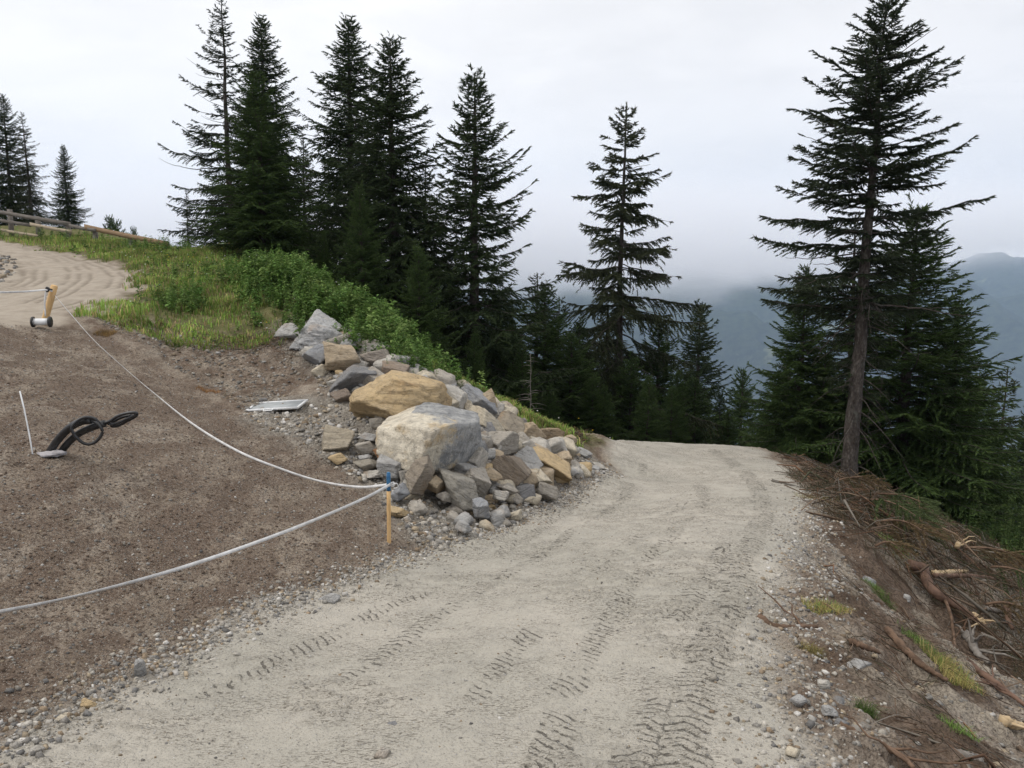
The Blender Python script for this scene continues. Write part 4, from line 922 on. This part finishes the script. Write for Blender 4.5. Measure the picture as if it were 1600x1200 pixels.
# little white and yellow flower heads in the meadow
pts = garea(Z_GRAS, 150, 12, 24, .7); V1, F1 = ICO[1]; z = H(pts[:, 0], pts[:, 1]) + rng.uniform(.12, .3, len(pts))
Vf = (V1[None] * [.016, .016, .008] + np.stack([pts[:, 0], pts[:, 1], z], 1)[:, None]).reshape(-1, 3); Ff = (F1[None] + (np.arange(len(pts)) * len(V1))[:, None, None]).reshape(-1, 3)
cc = np.where(rng.random(len(pts))[:, None] < .7, [[.75, .75, .72]], [[.7, .55, .05]])
tag(npmesh('flowers', Vf, Ff, M_GRASS, attrs={'tint': np.repeat(cc, len(V1), 0)}), kind='stuff')
# shrub at the right border below the spruces
q = P(1625, 800, 16); pts = q[:2] + rng.normal(size=(150, 2)) * [.55, .7]; weed_mass('undergrowth', pts, rng.uniform(.4, 1.5, len(pts)), WC * .4, rng, .05, 110)
q = P(1600, 870, 13.5); pts = q[:2] + rng.normal(size=(60, 2)) * [.7, .6]; weed_mass('undergrowth', pts, rng.uniform(.3, .8, len(pts)), WC * .5, rng, .045, 50)
# tufts on the right slope: things one can count
def tuft(px, py, n, s, h, cols, label):
    q = hit(px, py)[:2]; g_ = np.random.default_rng(int(px)); n = int(n * 1.8); p = q + np.clip(g_.normal(size=(n, 2)), -1.5, 1.5) * np.array(s) * .45
    o = blades('grass_tuft', p, g_.uniform(.3, 1, n) * h * .75, np.array(cols), g_, .0018, 1.5, kind=None); tag(o, label, 'grass tuft', 'grass tufts on the right slope')
YEL = [(.32, .26, .10), (.40, .32, .14), (.26, .24, .08)]; GRN = [(.14, .22, .05), (.18, .26, .07), (.10, .17, .04)]
tuft(1375, 940, 420, (.16, .3), .12, GRN, 'fresh green grass tuft on the slope below the bluish stone')
tuft(1485, 1050, 600, (.2, .25), .17, YEL + GRN[:1], 'yellowish tuft of dry grass at the end of the dark bark strip')
tuft(1440, 1010, 300, (.18, .2), .12, GRN, 'green grass tuft beside the dark bark strip')
tuft(1290, 950, 380, (.22, .12), .12, YEL + GRN[:1], 'dry yellow grass bent over the edge of the road')
tuft(1268, 1022, 160, (.08, .08), .1, YEL, 'small brown dry tuft below the bent dry grass')
tuft(1355, 1105, 120, (.07, .07), .14, GRN, 'small bright green tuft near the lower right stones')
tuft(1495, 1140, 220, (.12, .12), .1, GRN, 'low green tuft near the lower right corner')
tuft(1280, 782, 200, (.4, .25), .14, YEL, 'dry grass clump at the far right road edge')
tuft(1395, 862, 260, (.25, .3), .15, GRN, 'green grass patch between the cut branches')
tuft(165, 520, 420, (.2, .18), .14, [(.35, .24, .10), (.28, .18, .08)], 'orange brown dry tuft on the cut bank below the far stake')
tuft(325, 610, 300, (.22, .14), .12, [(.25, .13, .06), (.33, .2, .09)], 'rusty dry root tuft on the cut bank left of the grey hatch')
tuft(275, 540, 120, (.12, .15), .12, GRN, 'green tuft on the middle of the cut bank')

# ------------------------------------------------------------------ stakes, barrier tape, conduits, hatch
M_STAKE = simple('pale_pine', (.52, .33, .15), (.66, .45, .23), 9, .7, (6, 6, .6), .004)
M_BLUE = simple('blue_paint', (.03, .11, .24), (.05, .16, .30), 20, .6)
M_TAPE = simple('white_tape', (.50, .50, .50), (.68, .68, .68), 14, .45)
M_BLK = simple('black_plastic', (.012, .012, .013), (.03, .03, .032), 30, .45, spec=.5)
M_WHITE = simple('white_plastic', (.62, .63, .64), (.75, .76, .77), 12, .5)
M_ZINC = simple('galvanised_sheet', (.26, .28, .29), (.36, .38, .39), 8, .5, spec=.4)
M_FELT = simple('pale_geotextile', (.26, .25, .26), (.42, .40, .41), 16, .95, bump=.004)
def stake(top, foot, rad, label, blue):
    top = np.array(top); foot = np.array(foot); r = empty('wooden_stake', foot); L = np.linalg.norm(top - foot); d = (top - foot) / L
    s = L * (.76 if blue else 1)
    ring = lambda a, b, rr, m, nm: npmesh(nm, *tube(np.array([d * a + (d * (b - a)) * t for t in np.linspace(0, 1, 6)]), rr, 10, True), m, r, smooth=False)
    ring(-.15, s, rad, M_STAKE, 'shaft')
    if blue: ring(s, L, rad * 1.02, M_BLUE, 'painted_tip')
    npmesh('cut_top', *tube(np.array([d * L, d * (L + .006), d * (L + .012)]), [rad * .96, rad * .9, rad * .75], 10, True), M_BLUE if blue else M_STAKE, r)
    tag(r, label, 'stake', 'wooden stakes holding the white tape'); return top
f1 = hit(608, 850); t1 = P(607, 740, f1[1] - .03); t1p = P(610, 758, f1[1] - .06)
stake(t1, f1, .019, 'near wooden stake with a blue painted top in front of the rock pile', True)
f2 = hit(68, 508); t2 = P(85, 447, f2[1] - .02); stake(t2, f2, .052, 'leaning pale wooden stake at the edge of the upper track', False)
def ribbon(name, pts, wid, label, roll0=.3, roll1=1.1, n=90, cat='barrier tape'):
    c = curve(pts, n); t, a, b = frames(c); th = np.linspace(roll0, roll1, n) + np.sin(np.linspace(0, 11, n)) * .45 * np.sin(np.linspace(0, 3.14, n))
    w = (a * np.cos(th)[:, None] + b * np.sin(th)[:, None]) * wid / 2; nn = np.cross(t, w); nn /= np.linalg.norm(nn, axis=1)[:, None]; nn *= .0012
    V = np.stack([c - w - nn, c + w - nn, c + w + nn, c - w + nn], 1).reshape(-1, 3); i = (np.arange(n - 1) * 4)[:, None]
    Fq = np.concatenate([np.concatenate([i + j, i + (j + 1) % 4, i + 4 + (j + 1) % 4, i + 4 + j], 1) for j in range(4)]); 
    Fq = np.concatenate([Fq, [[3, 2, 1, 0], [n * 4 - 4, n * 4 - 3, n * 4 - 2, n * 4 - 1]]])
    o = npmesh(name, V, Fq, M_TAPE); tag(o, label, cat, 'white barrier tapes'); return o
def over(pix, y0, y1, clear=.02):
    out = []
    for k, (px, py) in enumerate(pix):
        Y = y0 + (y1 - y0) * k / (len(pix) - 1); Yt = hit(px, py)[1]; Y = min(Y, Yt * .992)
        q = P(px, py, Y); q[2] = max(q[2], Hs(q[0], q[1]) + clear); out.append(q)
    return out
ribbon('barrier_tape', [P(610, 757, f1[1] - .05), P(560, 783, 6.6), P(450, 829, 6.0), P(300, 882, 5.3), P(150, 924, 4.6), P(0, 956, 4.0), P(-160, 980, 3.4)], .026, 'white tape sagging from the near stake to the left border across the brown bank', 1.25, 2.1)
px2 = [(609, 757), (560, 761), (500, 752), (440, 733), (370, 705), (300, 662), (240, 614), (200, 580), (150, 535), (115, 496), (86, 462)]
ribbon('barrier_tape', over(px2, f1[1] - .06, f2[1] - .08), .026, 'long white tape sagging from the near stake up to the leaning far stake', 1.2, 2.0)
ribbon('barrier_tape', [P(82, 455, f2[1] - .1), P(70, 453, f2[1] - .15), P(30, 456, f2[1] - .4), P(-60, 458, f2[1] - 1)], .028, 'white tape running from the leaning far stake to the left border', 1.2, 1.5)
# knots on the near stake and its loose end, loop on the far one
def ring_loop(c, rx, rz, n=20): th = np.linspace(0, 2 * np.pi, n); return np.array([[c[0] + rx * math.cos(a), c[1] + rx * math.sin(a), c[2] + rz * math.sin(a * 2)] for a in th])
k_ = t1p; V, f = join([tube(ring_loop(k_ + [0, .06, 0], .026, .006), .006, 5, False), tube(ring_loop(k_ + [0, .06, -.012], .027, .01), .005, 5, False), tube(curve([k_ + [.02, 0, 0], k_ + [.06, -.01, .02], k_ + [.07, 0, -.02], k_ + [.03, -.01, -.03]], 12), .006, 5)])
tag(npmesh('tape_knot', V, f, M_TAPE), 'knotted loops of tape round the top of the near stake', 'tape knot')
sp = P(72, 453, f2[1] - .12); V, f = join([tube(curve([sp, sp + [.01, 0, .04], sp + [.05, 0, .02], sp + [.02, 0, -.03], sp + [-.02, 0, .01]], 16), .013, 6), tube(curve([sp + [.1, 0, 0], sp + [.04, 0, .02], sp], 8), .012, 6)])
tag(npmesh('tape_clip', V, f, M_BLK), 'small black knot where the tape meets the leaning far stake', 'knot')
V, f = tube(curve([sp, P(70, 470, f2[1] - .13), P(71, 494, f2[1] - .13)], 10), .012, 5); tag(npmesh('hanging_cord', V, f, M_TAPE), 'short white cord hanging down beside the leaning far stake', 'cord')
# reel lying at the foot of the far stake
rc = P(65, 503, f2[1] - .25); r = empty('tape_reel', rc, .15)
def disc(x, rad, th, nm, m): npmesh(nm, *tube(np.array([[x - th, 0, 0], [x - th * .4, 0, 0], [x + th * .4, 0, 0], [x + th, 0, 0]]), rad, 20, True), m, r)
disc(-.125, .085, .012, 'flange', M_BLK); disc(.125, .085, .012, 'flange', M_BLK); disc(0, .055, .113, 'wound_tape', M_WHITE)
tag(r, 'reel of white tape with black flanges lying at the foot of the far stake', 'tape reel')

# black conduits sticking out of the bank
cb = hit(90, 708); Yc = cb[1]
def cq(x, y, dy=0): return P(x / 3.2, 400 + y / 3.2, Yc + dy)
V, f = tube(curve([cq(240, 1030, .06), cq(247, 985, .02), cq(285, 925, -.03), cq(340, 866, -.08), cq(400, 830, -.12), cq(455, 820, -.14)], 40), .034, 12, True)
V[:len(V) - 2] += 0; tag(npmesh('conduit', V, f, M_BLK), 'thick black conduit pipe arching out of the brown bank, upper one', 'conduit', 'black conduits')
V, f = tube(curve([cq(290, 1025, .08), cq(302, 985, .04), cq(350, 925, .0), cq(405, 882, -.05), cq(470, 853, -.1), cq(520, 838, -.12)], 40), .032, 12, True)
tag(npmesh('conduit', V, f, M_BLK), 'thick black conduit pipe arching out of the brown bank, lower one', 'conduit', 'black conduits')
lp = [cq(455, 820, -.14), cq(490, 840, -.16), cq(512, 880, -.16), cq(480, 928, -.17), cq(430, 940, -.18), cq(385, 910, -.2), cq(358, 862, -.21), cq(385, 825, -.19), cq(430, 806, -.17), cq(475, 815, -.15), cq(505, 850, -.13)]
V, f = tube(curve(lp, 70), .014, 8, True); tag(npmesh('cable_loop', V, f, M_BLK), 'thin black cable coiled in a round loop at the conduit ends', 'cable', 'black cables')
lp = [cq(500, 842, -.1), cq(545, 828, -.12), cq(590, 800, -.14), cq(640, 785, -.15), cq(680, 784, -.15), cq(680, 800, -.12), cq(640, 822, -.1), cq(590, 848, -.09), cq(560, 850, -.08), cq(562, 832, -.07), cq(610, 806, -.1), cq(660, 795, -.1)]
V, f = tube(curve(lp, 80), .014, 8, True); V2, f2_ = tube(curve([cq(515, 826, -.1), cq(560, 842, -.11), cq(600, 830, -.13), cq(650, 808, -.14), cq(684, 792, -.14)], 40), .013, 8, True)
V, f = join([(V, f), (V2, f2_)]); tag(npmesh('cable_loop', V, f, M_BLK), 'thin black cable twisted into a narrow bow to the upper right of the conduits', 'cable', 'black cables')
# pale sleeve fabric the conduits come out of
gg = np.random.default_rng(3); V1, F1 = ICO[3]; Vp = V1 * [.11, .07, .03] * (1 + noise3(V1, 2.5, 44)[:, None] * .5); c = hit(83, 709)
o = npmesh('fabric_collar', Vp + c, F1, M_FELT); tag(o, 'crumpled pale fabric collar round the foot of the conduits', 'fabric')
V, f = tube([hit(51, 706) - [0, 0, .05], P(46, 680, Yc + .0), P(38, 640, Yc), P(31, 611, Yc + .02)], .0065, 6, True); tag(npmesh('marker_rod', V, f, M_WHITE), 'thin white marker rod leaning left of the black conduits', 'rod')
# grey hatch with white rim on the soil shelf
hc = hit(432, 637); r = empty('hatch_cover', hc + [0, 0, .03], R(-4)); 
npmesh('sheet', *box(-.33, .36, -.21, .21, -.006, .006), M_ZINC, r).rotation_euler = (R(5), R(-4), 0)
V, f = join([box(-.37, .40, -.225, -.20, -.012, .018), box(-.37, .40, .20, .225, -.012, .018), box(-.37, -.345, -.20, .20, -.012, .018), box(.375, .40, -.20, .20, -.012, .018)]); npmesh('rim', V, f, M_WHITE, r).rotation_euler = (R(5), R(-4), 0)
V, f = tube([(-.10, -.22, .01), (-.09, -.28, .0), (.03, -.28, .0), (.04, -.22, .01)], .009, 6); npmesh('handle', V, f, M_WHITE, r).rotation_euler = (R(5), R(-4), 0)
tag(r, 'flat grey metal hatch with white rim and handle lying on the soil shelf', 'hatch cover')

# ------------------------------------------------------------------ rail fence at the upper left
M_OLDW = simple('weathered_board', (.10, .09, .08), (.21, .19, .17), 8, .9, (.6, .6, 6), .005)
M_NEWW = simple('brown_board', (.19, .125, .075), (.30, .21, .13), 8, .85, (.6, .6, 6), .005)
M_TANW = simple('tan_board', (.33, .27, .20), (.42, .35, .26), 8, .85, (.6, .6, 6), .005)
fr = empty('rail_fence', P(60, 365, 29.5)); fl = np.array(fr.location)
def fpost(px, py0, py1, Y, w=.07):
    a, b = P(px, py0, Y), P(px, py1, Y); V, f = box(-w, w, -w * .8, w * .8, 0, a[2] - b[2] + .4); V = V + [b[0], b[1], b[2] - .4] - fl; npmesh('post', V, f, M_OLDW, fr)
def frail(p0, p1, Y0, Y1, hgt, m, th=.02):
    a, b = P(*p0, Y0), P(*p1, Y1); n = 8; c = np.linspace(a, b, n) - fl; c[:, 2] += np.sin(np.linspace(0, np.pi, n)) * -.015
    V = np.stack([c + [0, -th, -hgt], c + [0, th, -hgt], c + [0, th, hgt], c + [0, -th, hgt]], 1).reshape(-1, 3); i = (np.arange(n - 1) * 4)[:, None]
    Fq = np.concatenate([np.concatenate([i + j, i + (j + 1) % 4, i + 4 + (j + 1) % 4, i + 4 + j], 1) for j in range(4)]); Fq = np.concatenate([Fq, [[3, 2, 1, 0], [n * 4 - 4, n * 4 - 3, n * 4 - 2, n * 4 - 1]]])
    npmesh('rail', V, Fq, m, fr)
for a in [(-42, 322, 360, 30), (18, 327, 362, 30), (61, 338, 368, 29.5), (108, 349, 374, 29), (150, 358, 380, 28.5), (205, 368, 390, 28), (262, 378, 398, 27.5)]: fpost(*a)
frail((-45, 323), (110, 350), 29.8, 28.8, .07, M_OLDW); frail((-45, 336), (48, 352), 29.8, 29.3, .06, M_OLDW); frail((47, 350), (112, 362), 29.2, 28.7, .06, M_TANW)
frail((-10, 357), (63, 369), 29.7, 29.2, .05, M_TANW); frail((132, 354), (262, 381), 28.5, 27.3, .085, M_NEWW); frail((108, 352), (150, 360), 28.8, 28.3, .06, M_OLDW)
tag(fr, 'weathered timber rail fence beyond the upper track at the left border', 'fence')

# ------------------------------------------------------------------ cut branches, roots and brushwood on the right slope
def stick(px, dy, rad, label, name='broken_branch', mat=None, forks=0, seed=0, up=0.05, cat='branch', jag=.35, group='cut branches and roots on the right slope', sides=8):
    g = np.random.default_rng(seed + 100); pts = []
    for k, p in enumerate(px):
        q = hit(*p) ; lift = up[k] if isinstance(up, (list, tuple)) else up; q = q.copy(); q = P(p[0], p[1], q[1] * (1 - .004) - lift); pts.append(q)
    c = curve(pts, 30); wb = np.cumsum(g.normal(size=(28, 3)), 0); wb -= np.linspace(0, 1, 28)[:, None] * wb[-1]; c[1:-1] += wb * rad * .06; parts = [tube(c, rad * np.interp(np.linspace(0, 1, 30), [0, .5, 1], [1, .85, .45]), sides, True, jag, g)]
    for k in range(forks):
        i = g.integers(4, 27); L = g.uniform(.15, .5); d = g.normal(size=3); d[2] = abs(d[2]) * .6; d /= np.linalg.norm(d); t = np.linspace(0, 1, 6)[:, None]
        parts.append(tube(c[i] + d * L * t + g.normal(size=(6, 3)) * .012 * t, rad * .4 * (1 - t[:, 0] * .7), 5, True))
    V, f = join(parts); o = npmesh(name, V, f, mat or M_BRKB, smooth=True); tag(o, label, cat, group); return o
M_BRKB = simple('brown_branch_bark', (.07, .045, .03), (.17, .11, .075), 14, .85, bump=.01)
M_RED = simple('red_pine_bark', (.075, .045, .033), (.17, .105, .075), 9, .75, bump=.012)
M_FRESH = simple('split_fresh_wood', (.38, .27, .15), (.52, .41, .27), 12, .8, (1, 1, 4))
M_ROOT = simple('grey_root', (.13, .115, .10), (.24, .22, .20), 12, .9, bump=.01)
def rp(cx_, cy_): return (1160 + cx_ / 2.307, 680 + cy_ / 2.307)
def rps(l): return [rp(*p) for p in l]
stick(rps([(600, 465), (650, 485), (665, 530), (700, 575), (760, 610), (820, 650), (860, 675)]), 0, .06, 'thick curved reddish broken trunk piece on the right slope', 'fallen_log', M_RED, 0, 1, .12, 'log', .3, sides=12)
stick(rps([(835, 655), (855, 672), (880, 685)]), 0, .05, 'bright splintered end of the reddish trunk piece', 'split_wood', M_FRESH, 3, 2, .12, 'split wood', .6)
stick(rps([(690, 497), (750, 492), (810, 487)]), 0, .035, 'pale split wood spike on top of the reddish trunk', 'split_wood', M_FRESH, 0, 3, .16, 'split wood', .7)
stick(rps([(690, 505), (800, 508), (900, 518), (960, 535), (1020, 560)]), 0, .028, 'long thin branch stretching right from the reddish trunk', 'broken_branch', M_RED, 3, 4, .2)
stick(rps([(455, 260), (452, 310), (470, 370)]), 0, .022, 'bare brown stick standing upright beside the green bough', 'broken_branch', M_BRKB, 1, 5, [.35, .2, .05])
stick(rps([(205, 78), (260, 115), (320, 165)]), 0, .03, 'brown stick lying over the slope left of the bare trunk', 'broken_branch', M_BRKB, 1, 6, [.5, .3, .1])
stick(rps([(520, 700), (580, 765), (650, 830), (740, 885)]), 0, .03, 'dark bark strip lying down the slope above the yellow tuft', 'bark_strip', M_BRKB, 0, 7, .03, 'bark strip', .5)
stick(rps([(385, 745), (440, 765), (495, 785)]), 0, .024, 'short dark bark piece on the light soil of the slope', 'bark_strip', M_BRKB, 0, 8, .02, 'bark strip', .5)
stick(rps([(800, 715), (830, 745), (845, 790), (890, 820)]), 0, .05, 'grey weathered root stub with curled arms', 'root', M_ROOT, 5, 9, .06, 'root', .3)
stick(rps([(650, 350), (700, 355), (760, 400), (810, 450)]), 0, .022, 'arched thin branch above the reddish trunk', 'broken_branch', M_RED, 4, 10, [.1, .3, .2, .05])
stick(rps([(780, 355), (782, 380), (770, 410)]), 0, .04, 'splintered pale stump tip sticking out of the brushwood', 'split_wood', M_FRESH, 2, 11, [.4, .25, .05], 'split wood', .7)
stick(rps([(740, 208), (742, 240), (745, 290)]), 0, .045, 'small broken stump with a pale tip below the dense spruce', 'split_wood', M_ROOT, 0, 12, [.4, .3, .1], 'stump', .4)
stick(rps([(950, 620), (960, 660), (975, 700)]), 0, .04, 'upright reddish branch stub near the right border', 'broken_branch', M_RED, 1, 13, [.2, .1, .05])
stick(rps([(880, 625), (950, 640), (1020, 680)]), 0, .03, 'grey branch with an orange split end at the right border', 'broken_branch', M_ROOT, 2, 14, .1)
stick(rps([(795, 805), (870, 860), (950, 920), (1020, 975)]), 0, .028, 'long brown branch running down to the right border', 'broken_branch', M_RED, 4, 15, .08)
stick(rps([(940, 1030), (980, 1045), (1020, 1052)]), 0, .035, 'orange split branch end at the lower right border', 'split_wood', M_FRESH, 1, 16, .06, 'split wood', .5)
stick(rps([(350, 1045), (450, 1090), (560, 1150), (620, 1200)]), 0, .02, 'thin brown root near the lower right corner', 'root', M_BRKB, 4, 17, .03, 'root')
stick(rps([(780, 1170), (830, 1180), (880, 1210)]), 0, .05, 'pale barkless wood piece at the bottom right corner', 'split_wood', M_ROOT, 0, 18, .02, 'split wood', .3)
stick(rps([(60, 655), (130, 690), (270, 690)]), 0, .025, 'dark rotten stick across the edge of the road', 'broken_branch', M_BRKB, 2, 19, .02)
stick(rps([(700, 540), (750, 640), (765, 760), (775, 830)]), 0, .018, 'thin bare rod leaning below the reddish trunk', 'broken_branch', M_BRKB, 2, 20, [.1, .2, .25, .1])
stick([(1165, 670), (1172, 690), (1176, 702)], 0, .02, 'bent twig standing at the right end of the road crest', 'broken_branch', M_BRKB, 1, 21, [.0, .0, .0])
stick([(735, 795), (752, 806), (768, 815)], 0, .018, 'reddish stick lying among the gravel below the pile', 'broken_branch', M_RED, 1, 22, .03)
stick([(590, 590), (640, 612), (670, 620)], 0, .004, 'tiny root hair on the pile edge', 'root', M_BRKB, 0, 23, .3, 'root') if False else None

def twig_mass(name, pts, L, cols, g, rad=.006, lift=.04, bias=None):
    """loose twigs and roots lying criss-cross"""
    n = len(pts); z = H(pts[:, 0], pts[:, 1]); a = g.uniform(0, 6.28, n) if bias is None else g.normal(size=n) * .7 + bias
    d = np.stack([np.cos(a), np.sin(a), np.zeros(n)], 1) * L[:, None]
    c = np.stack([pts[:, 0], pts[:, 1], z + g.uniform(0, 1, n) ** 2 * lift], 1); P0 = c - d / 2; P1 = c + d / 2
    P0[:, 2] = H(P0[:, 0], P0[:, 1]) + g.uniform(0, 1, n) ** 2 * lift; P1[:, 2] = H(P1[:, 0], P1[:, 1]) + g.uniform(0, 1, n) ** 1.5 * lift * 1.6
    mid = (P0 + P1) / 2 + g.normal(size=(n, 3)) * (L * .09)[:, None]; mid[:, 2] = np.maximum(mid[:, 2], z + .005)
    t = (P1 - P0) / (np.linalg.norm(P1 - P0, axis=1)[:, None] + 1e-9); u = np.cross(t, [0, 0, 1.0]); u /= np.linalg.norm(u, axis=1)[:, None] + 1e-9; v = np.cross(u, t)
    rr = rad * g.uniform(.4, 1.6, n) * np.clip(L / .3, .4, 1.6)
    rings = []
    for q, s in ((P0, 1.0), (mid, .8), (P1, .35)):
        for k in range(3):
            th = k * 2.094; rings.append(q + (u * math.cos(th) + v * math.sin(th)) * (rr * s)[:, None])
    V = np.stack(rings, 1).reshape(-1, 3); i = (np.arange(n) * 9)[:, None]; Fq = []
    for r_ in (0, 3):
        for k in range(3): Fq.append(np.concatenate([i + r_ + k, i + r_ + (k + 1) % 3, i + r_ + 3 + (k + 1) % 3, i + r_ + 3 + k], 1))
    col = cols[g.integers(0, len(cols), n)] * g.uniform(.5, 1.3, n)[:, None]
    o = npmesh(name, V, np.concatenate(Fq), M_TWIG, attrs={'tint': np.repeat(col, 9, 0)}); tag(o, kind='stuff'); return o
TWC = np.array([(.09, .06, .042), (.13, .09, .062), (.06, .042, .03), (.17, .125, .09), (.14, .08, .05), (.15, .135, .115), (.05, .05, .028)])
slash = zone([(1215, 725), (1270, 752), (1330, 765), (1420, 790), (1500, 830), (1600, 870), (1640, 960), (1640, 1120), (1560, 1040), (1480, 960), (1400, 900), (1330, 850), (1270, 800)])
g = np.random.default_rng(77)
p = area(slash, 6500); twig_mass('brushwood', p, .06 + .75 * g.random(len(p)) ** 2.2, TWC, g, .0036, .24)
p = area(slash, 24000); twig_mass('needle_litter', p, g.uniform(.03, .13, len(p)), np.array([(.06, .06, .03), (.09, .065, .035), (.045, .055, .025), (.11, .07, .04)]), g, .0035, .2)
p = area(Z_SLAS, 9000); p = p[p[:, 1] < 16]; p = p[fbm(p[:, 0] * 1.3, p[:, 1] * 1.3, 4, 63) > -.03]; twig_mass('brushwood', p, g.uniform(.03, .28, len(p)), TWC, g, .0032, .04)
p = area(slash, 260); twig_mass('brushwood', p, g.uniform(.3, 1.3, len(p)), TWC * 1.3, g, .011, .25)
p = area(Z_SLAS, 160); p = p[p[:, 1] < 14]; twig_mass('bark_litter', p, g.uniform(.08, .4, len(p)), TWC * 1.2, g, .012, .03)
far_edge = along([tuple(q_) for q_ in [(x + .5, y) for x, y in REDGE if y > 9]], 1500, .22, -.4); twig_mass('brushwood', far_edge, g.uniform(.1, .6, len(far_edge)), TWC, g, .006, .12)
mulch = area(cut, 1500); twig_mass('root_litter', mulch, g.uniform(.03, .2, len(mulch)), TWC, g, .003, .02)
p = along([P(300, 520, 13.5)[:2], P(440, 535, 14)[:2], P(480, 560, 13.3)[:2]], 900, .3); twig_mass('root_litter', p, g.uniform(.05, .3, len(p)), TWC * 1.2, g, .004, .05)
p = along([P(830, 655, 14.4)[:2], P(900, 690, 15.6)[:2]], 700, .3); twig_mass('root_litter', p, g.uniform(.1, .35, len(p)), TWC, g, .005, .1)

def bough(px0, px1, seed, col, label, wscale=1.0):
    """a cut spruce bough: a stem with needled side shoots, lying on the slope"""
    g = np.random.default_rng(seed); A, B = hit(*px0), hit(*px1); A = A + [0, -.1, .16]; B = B + [0, -.1, .38]; L = np.linalg.norm(B - A); ax = (B - A) / L
    t = np.linspace(0, 1, 14); st = A + ax * (L * t)[:, None] + np.array([0, 0, 1]) * (np.sin(t * 3.14) * .08)[:, None]; r = empty('cut_bough', A)
    side_ = np.cross(ax, [0, 0, 1]); side_ /= np.linalg.norm(side_); Vs, Cs = [], []
    for k in range(int(L / .022)):
        f = g.uniform(.08, 1); sg = 1 if k % 2 else -1; b0 = np.array([np.interp(f, t, st[:, q]) for q in range(3)]); l = (.55 * (1 - f) + .15) * g.uniform(.6, 1.2) * wscale
        d = ax * .75 + side_ * sg * g.uniform(.4, .8) + np.array([0, 0, g.normal() * .2 - .1]); d /= np.linalg.norm(d); m = int(l / .018) + 2; u = np.linspace(.05, 1, m)
        pos = b0 + d * (l * u)[:, None] - np.array([0, 0, 1]) * (l * .25 * u ** 2)[:, None]
        for rep in range(3):
            q = g.normal(size=(m, 3)); q /= np.linalg.norm(q, axis=1)[:, None]; w3 = np.cross(q, d); ap = pos + (d * .7 + q * .5) * .05
            Vs.append(np.stack([pos + w3 * .006, pos - w3 * .006, ap], 1)); c = np.array(col) * g.uniform(.6, 1.3); Cs.append(np.tile(c, (m, 1)))
    V = np.concatenate(Vs).reshape(-1, 3) - A; npmesh('needles', V, np.arange(len(V)).reshape(-1, 3), M_NEED, r, attrs={'tint': np.repeat(np.concatenate(Cs), 3, 0)})
    npmesh('stem', *tube(st - A, .014 * (1 - t) + .003, 6), M_BRKB, r); tag(r, label, 'spruce bough', 'cut spruce boughs on the right slope')
GB = (.075, .10, .04); BB = (.12, .085, .045)
for k, (a, b, c, lab, ws) in enumerate([
    ((1345, 795), (1425, 850), GB, 'green cut spruce bough with combed shoots below the bare trunk', 1.7),
    ((1360, 785), (1450, 830), GB, 'green cut bough lying just above the combed one', 1.2),
    ((1300, 765), (1370, 790), BB, 'brownish cut bough at the foot of the bare trunk', 1.0),
    ((1440, 800), (1520, 850), BB, 'brown cut bough on the crest of the brushwood', 1.2),
    ((1480, 830), (1580, 880), GB, 'dull green cut bough near the right border, upper one', 1.2),
    ((1500, 870), (1600, 920), BB, 'brown cut bough behind the long thin branch', 1.3),
    ((1370, 830), (1440, 880), BB, 'brown cut bough under the reddish trunk top', 1.2),
    ((1540, 900), (1620, 960), GB, 'green cut bough at the right border below the long branch', 1.3),
    ((1360, 870), (1400, 910), BB, 'small brown cut bough left of the reddish trunk', .8),
    ((1530, 960), (1600, 1010), BB, 'brown cut bough right of the grey root', 1.0),
    ((1440, 780), (1500, 800), GB, 'green cut bough beneath the large dense spruce', 1.2)]): bough(a, b, 200 + k, c, lab, ws)

# the little dead sapling at the edge behind the pile
q = P(829, 628, 16.5); q[2] = Hs(q[0], q[1]); hS = P(829, 545, 16.5)[2] - q[2]; r = empty('dead_sapling', q); g = np.random.default_rng(8); parts = []
npmesh('trunk', *tube(np.array([[.01 * math.sin(k * 2), 0, hS * k / 12 - .1] for k in range(13)]), np.linspace(.02, .005, 13), 6), M_DEAD, r)
for k in range(34):
    z = g.uniform(.25, .98) * hS; a = g.uniform(0, 6.28); L = .42 * (1.1 - z / hS) + .08; t = np.linspace(0, 1, 6)
    parts.append(tube(np.stack([np.cos(a) * L * t, np.sin(a) * L * t, z + L * (.25 * t - .35 * t ** 2)], 1), .005 * (1 - t) + .0015, 4))
npmesh('branches', *join(parts), M_DEAD, r); tag(r, 'bare dead sapling with thin whorled twigs behind the rock pile', 'dead sapling')
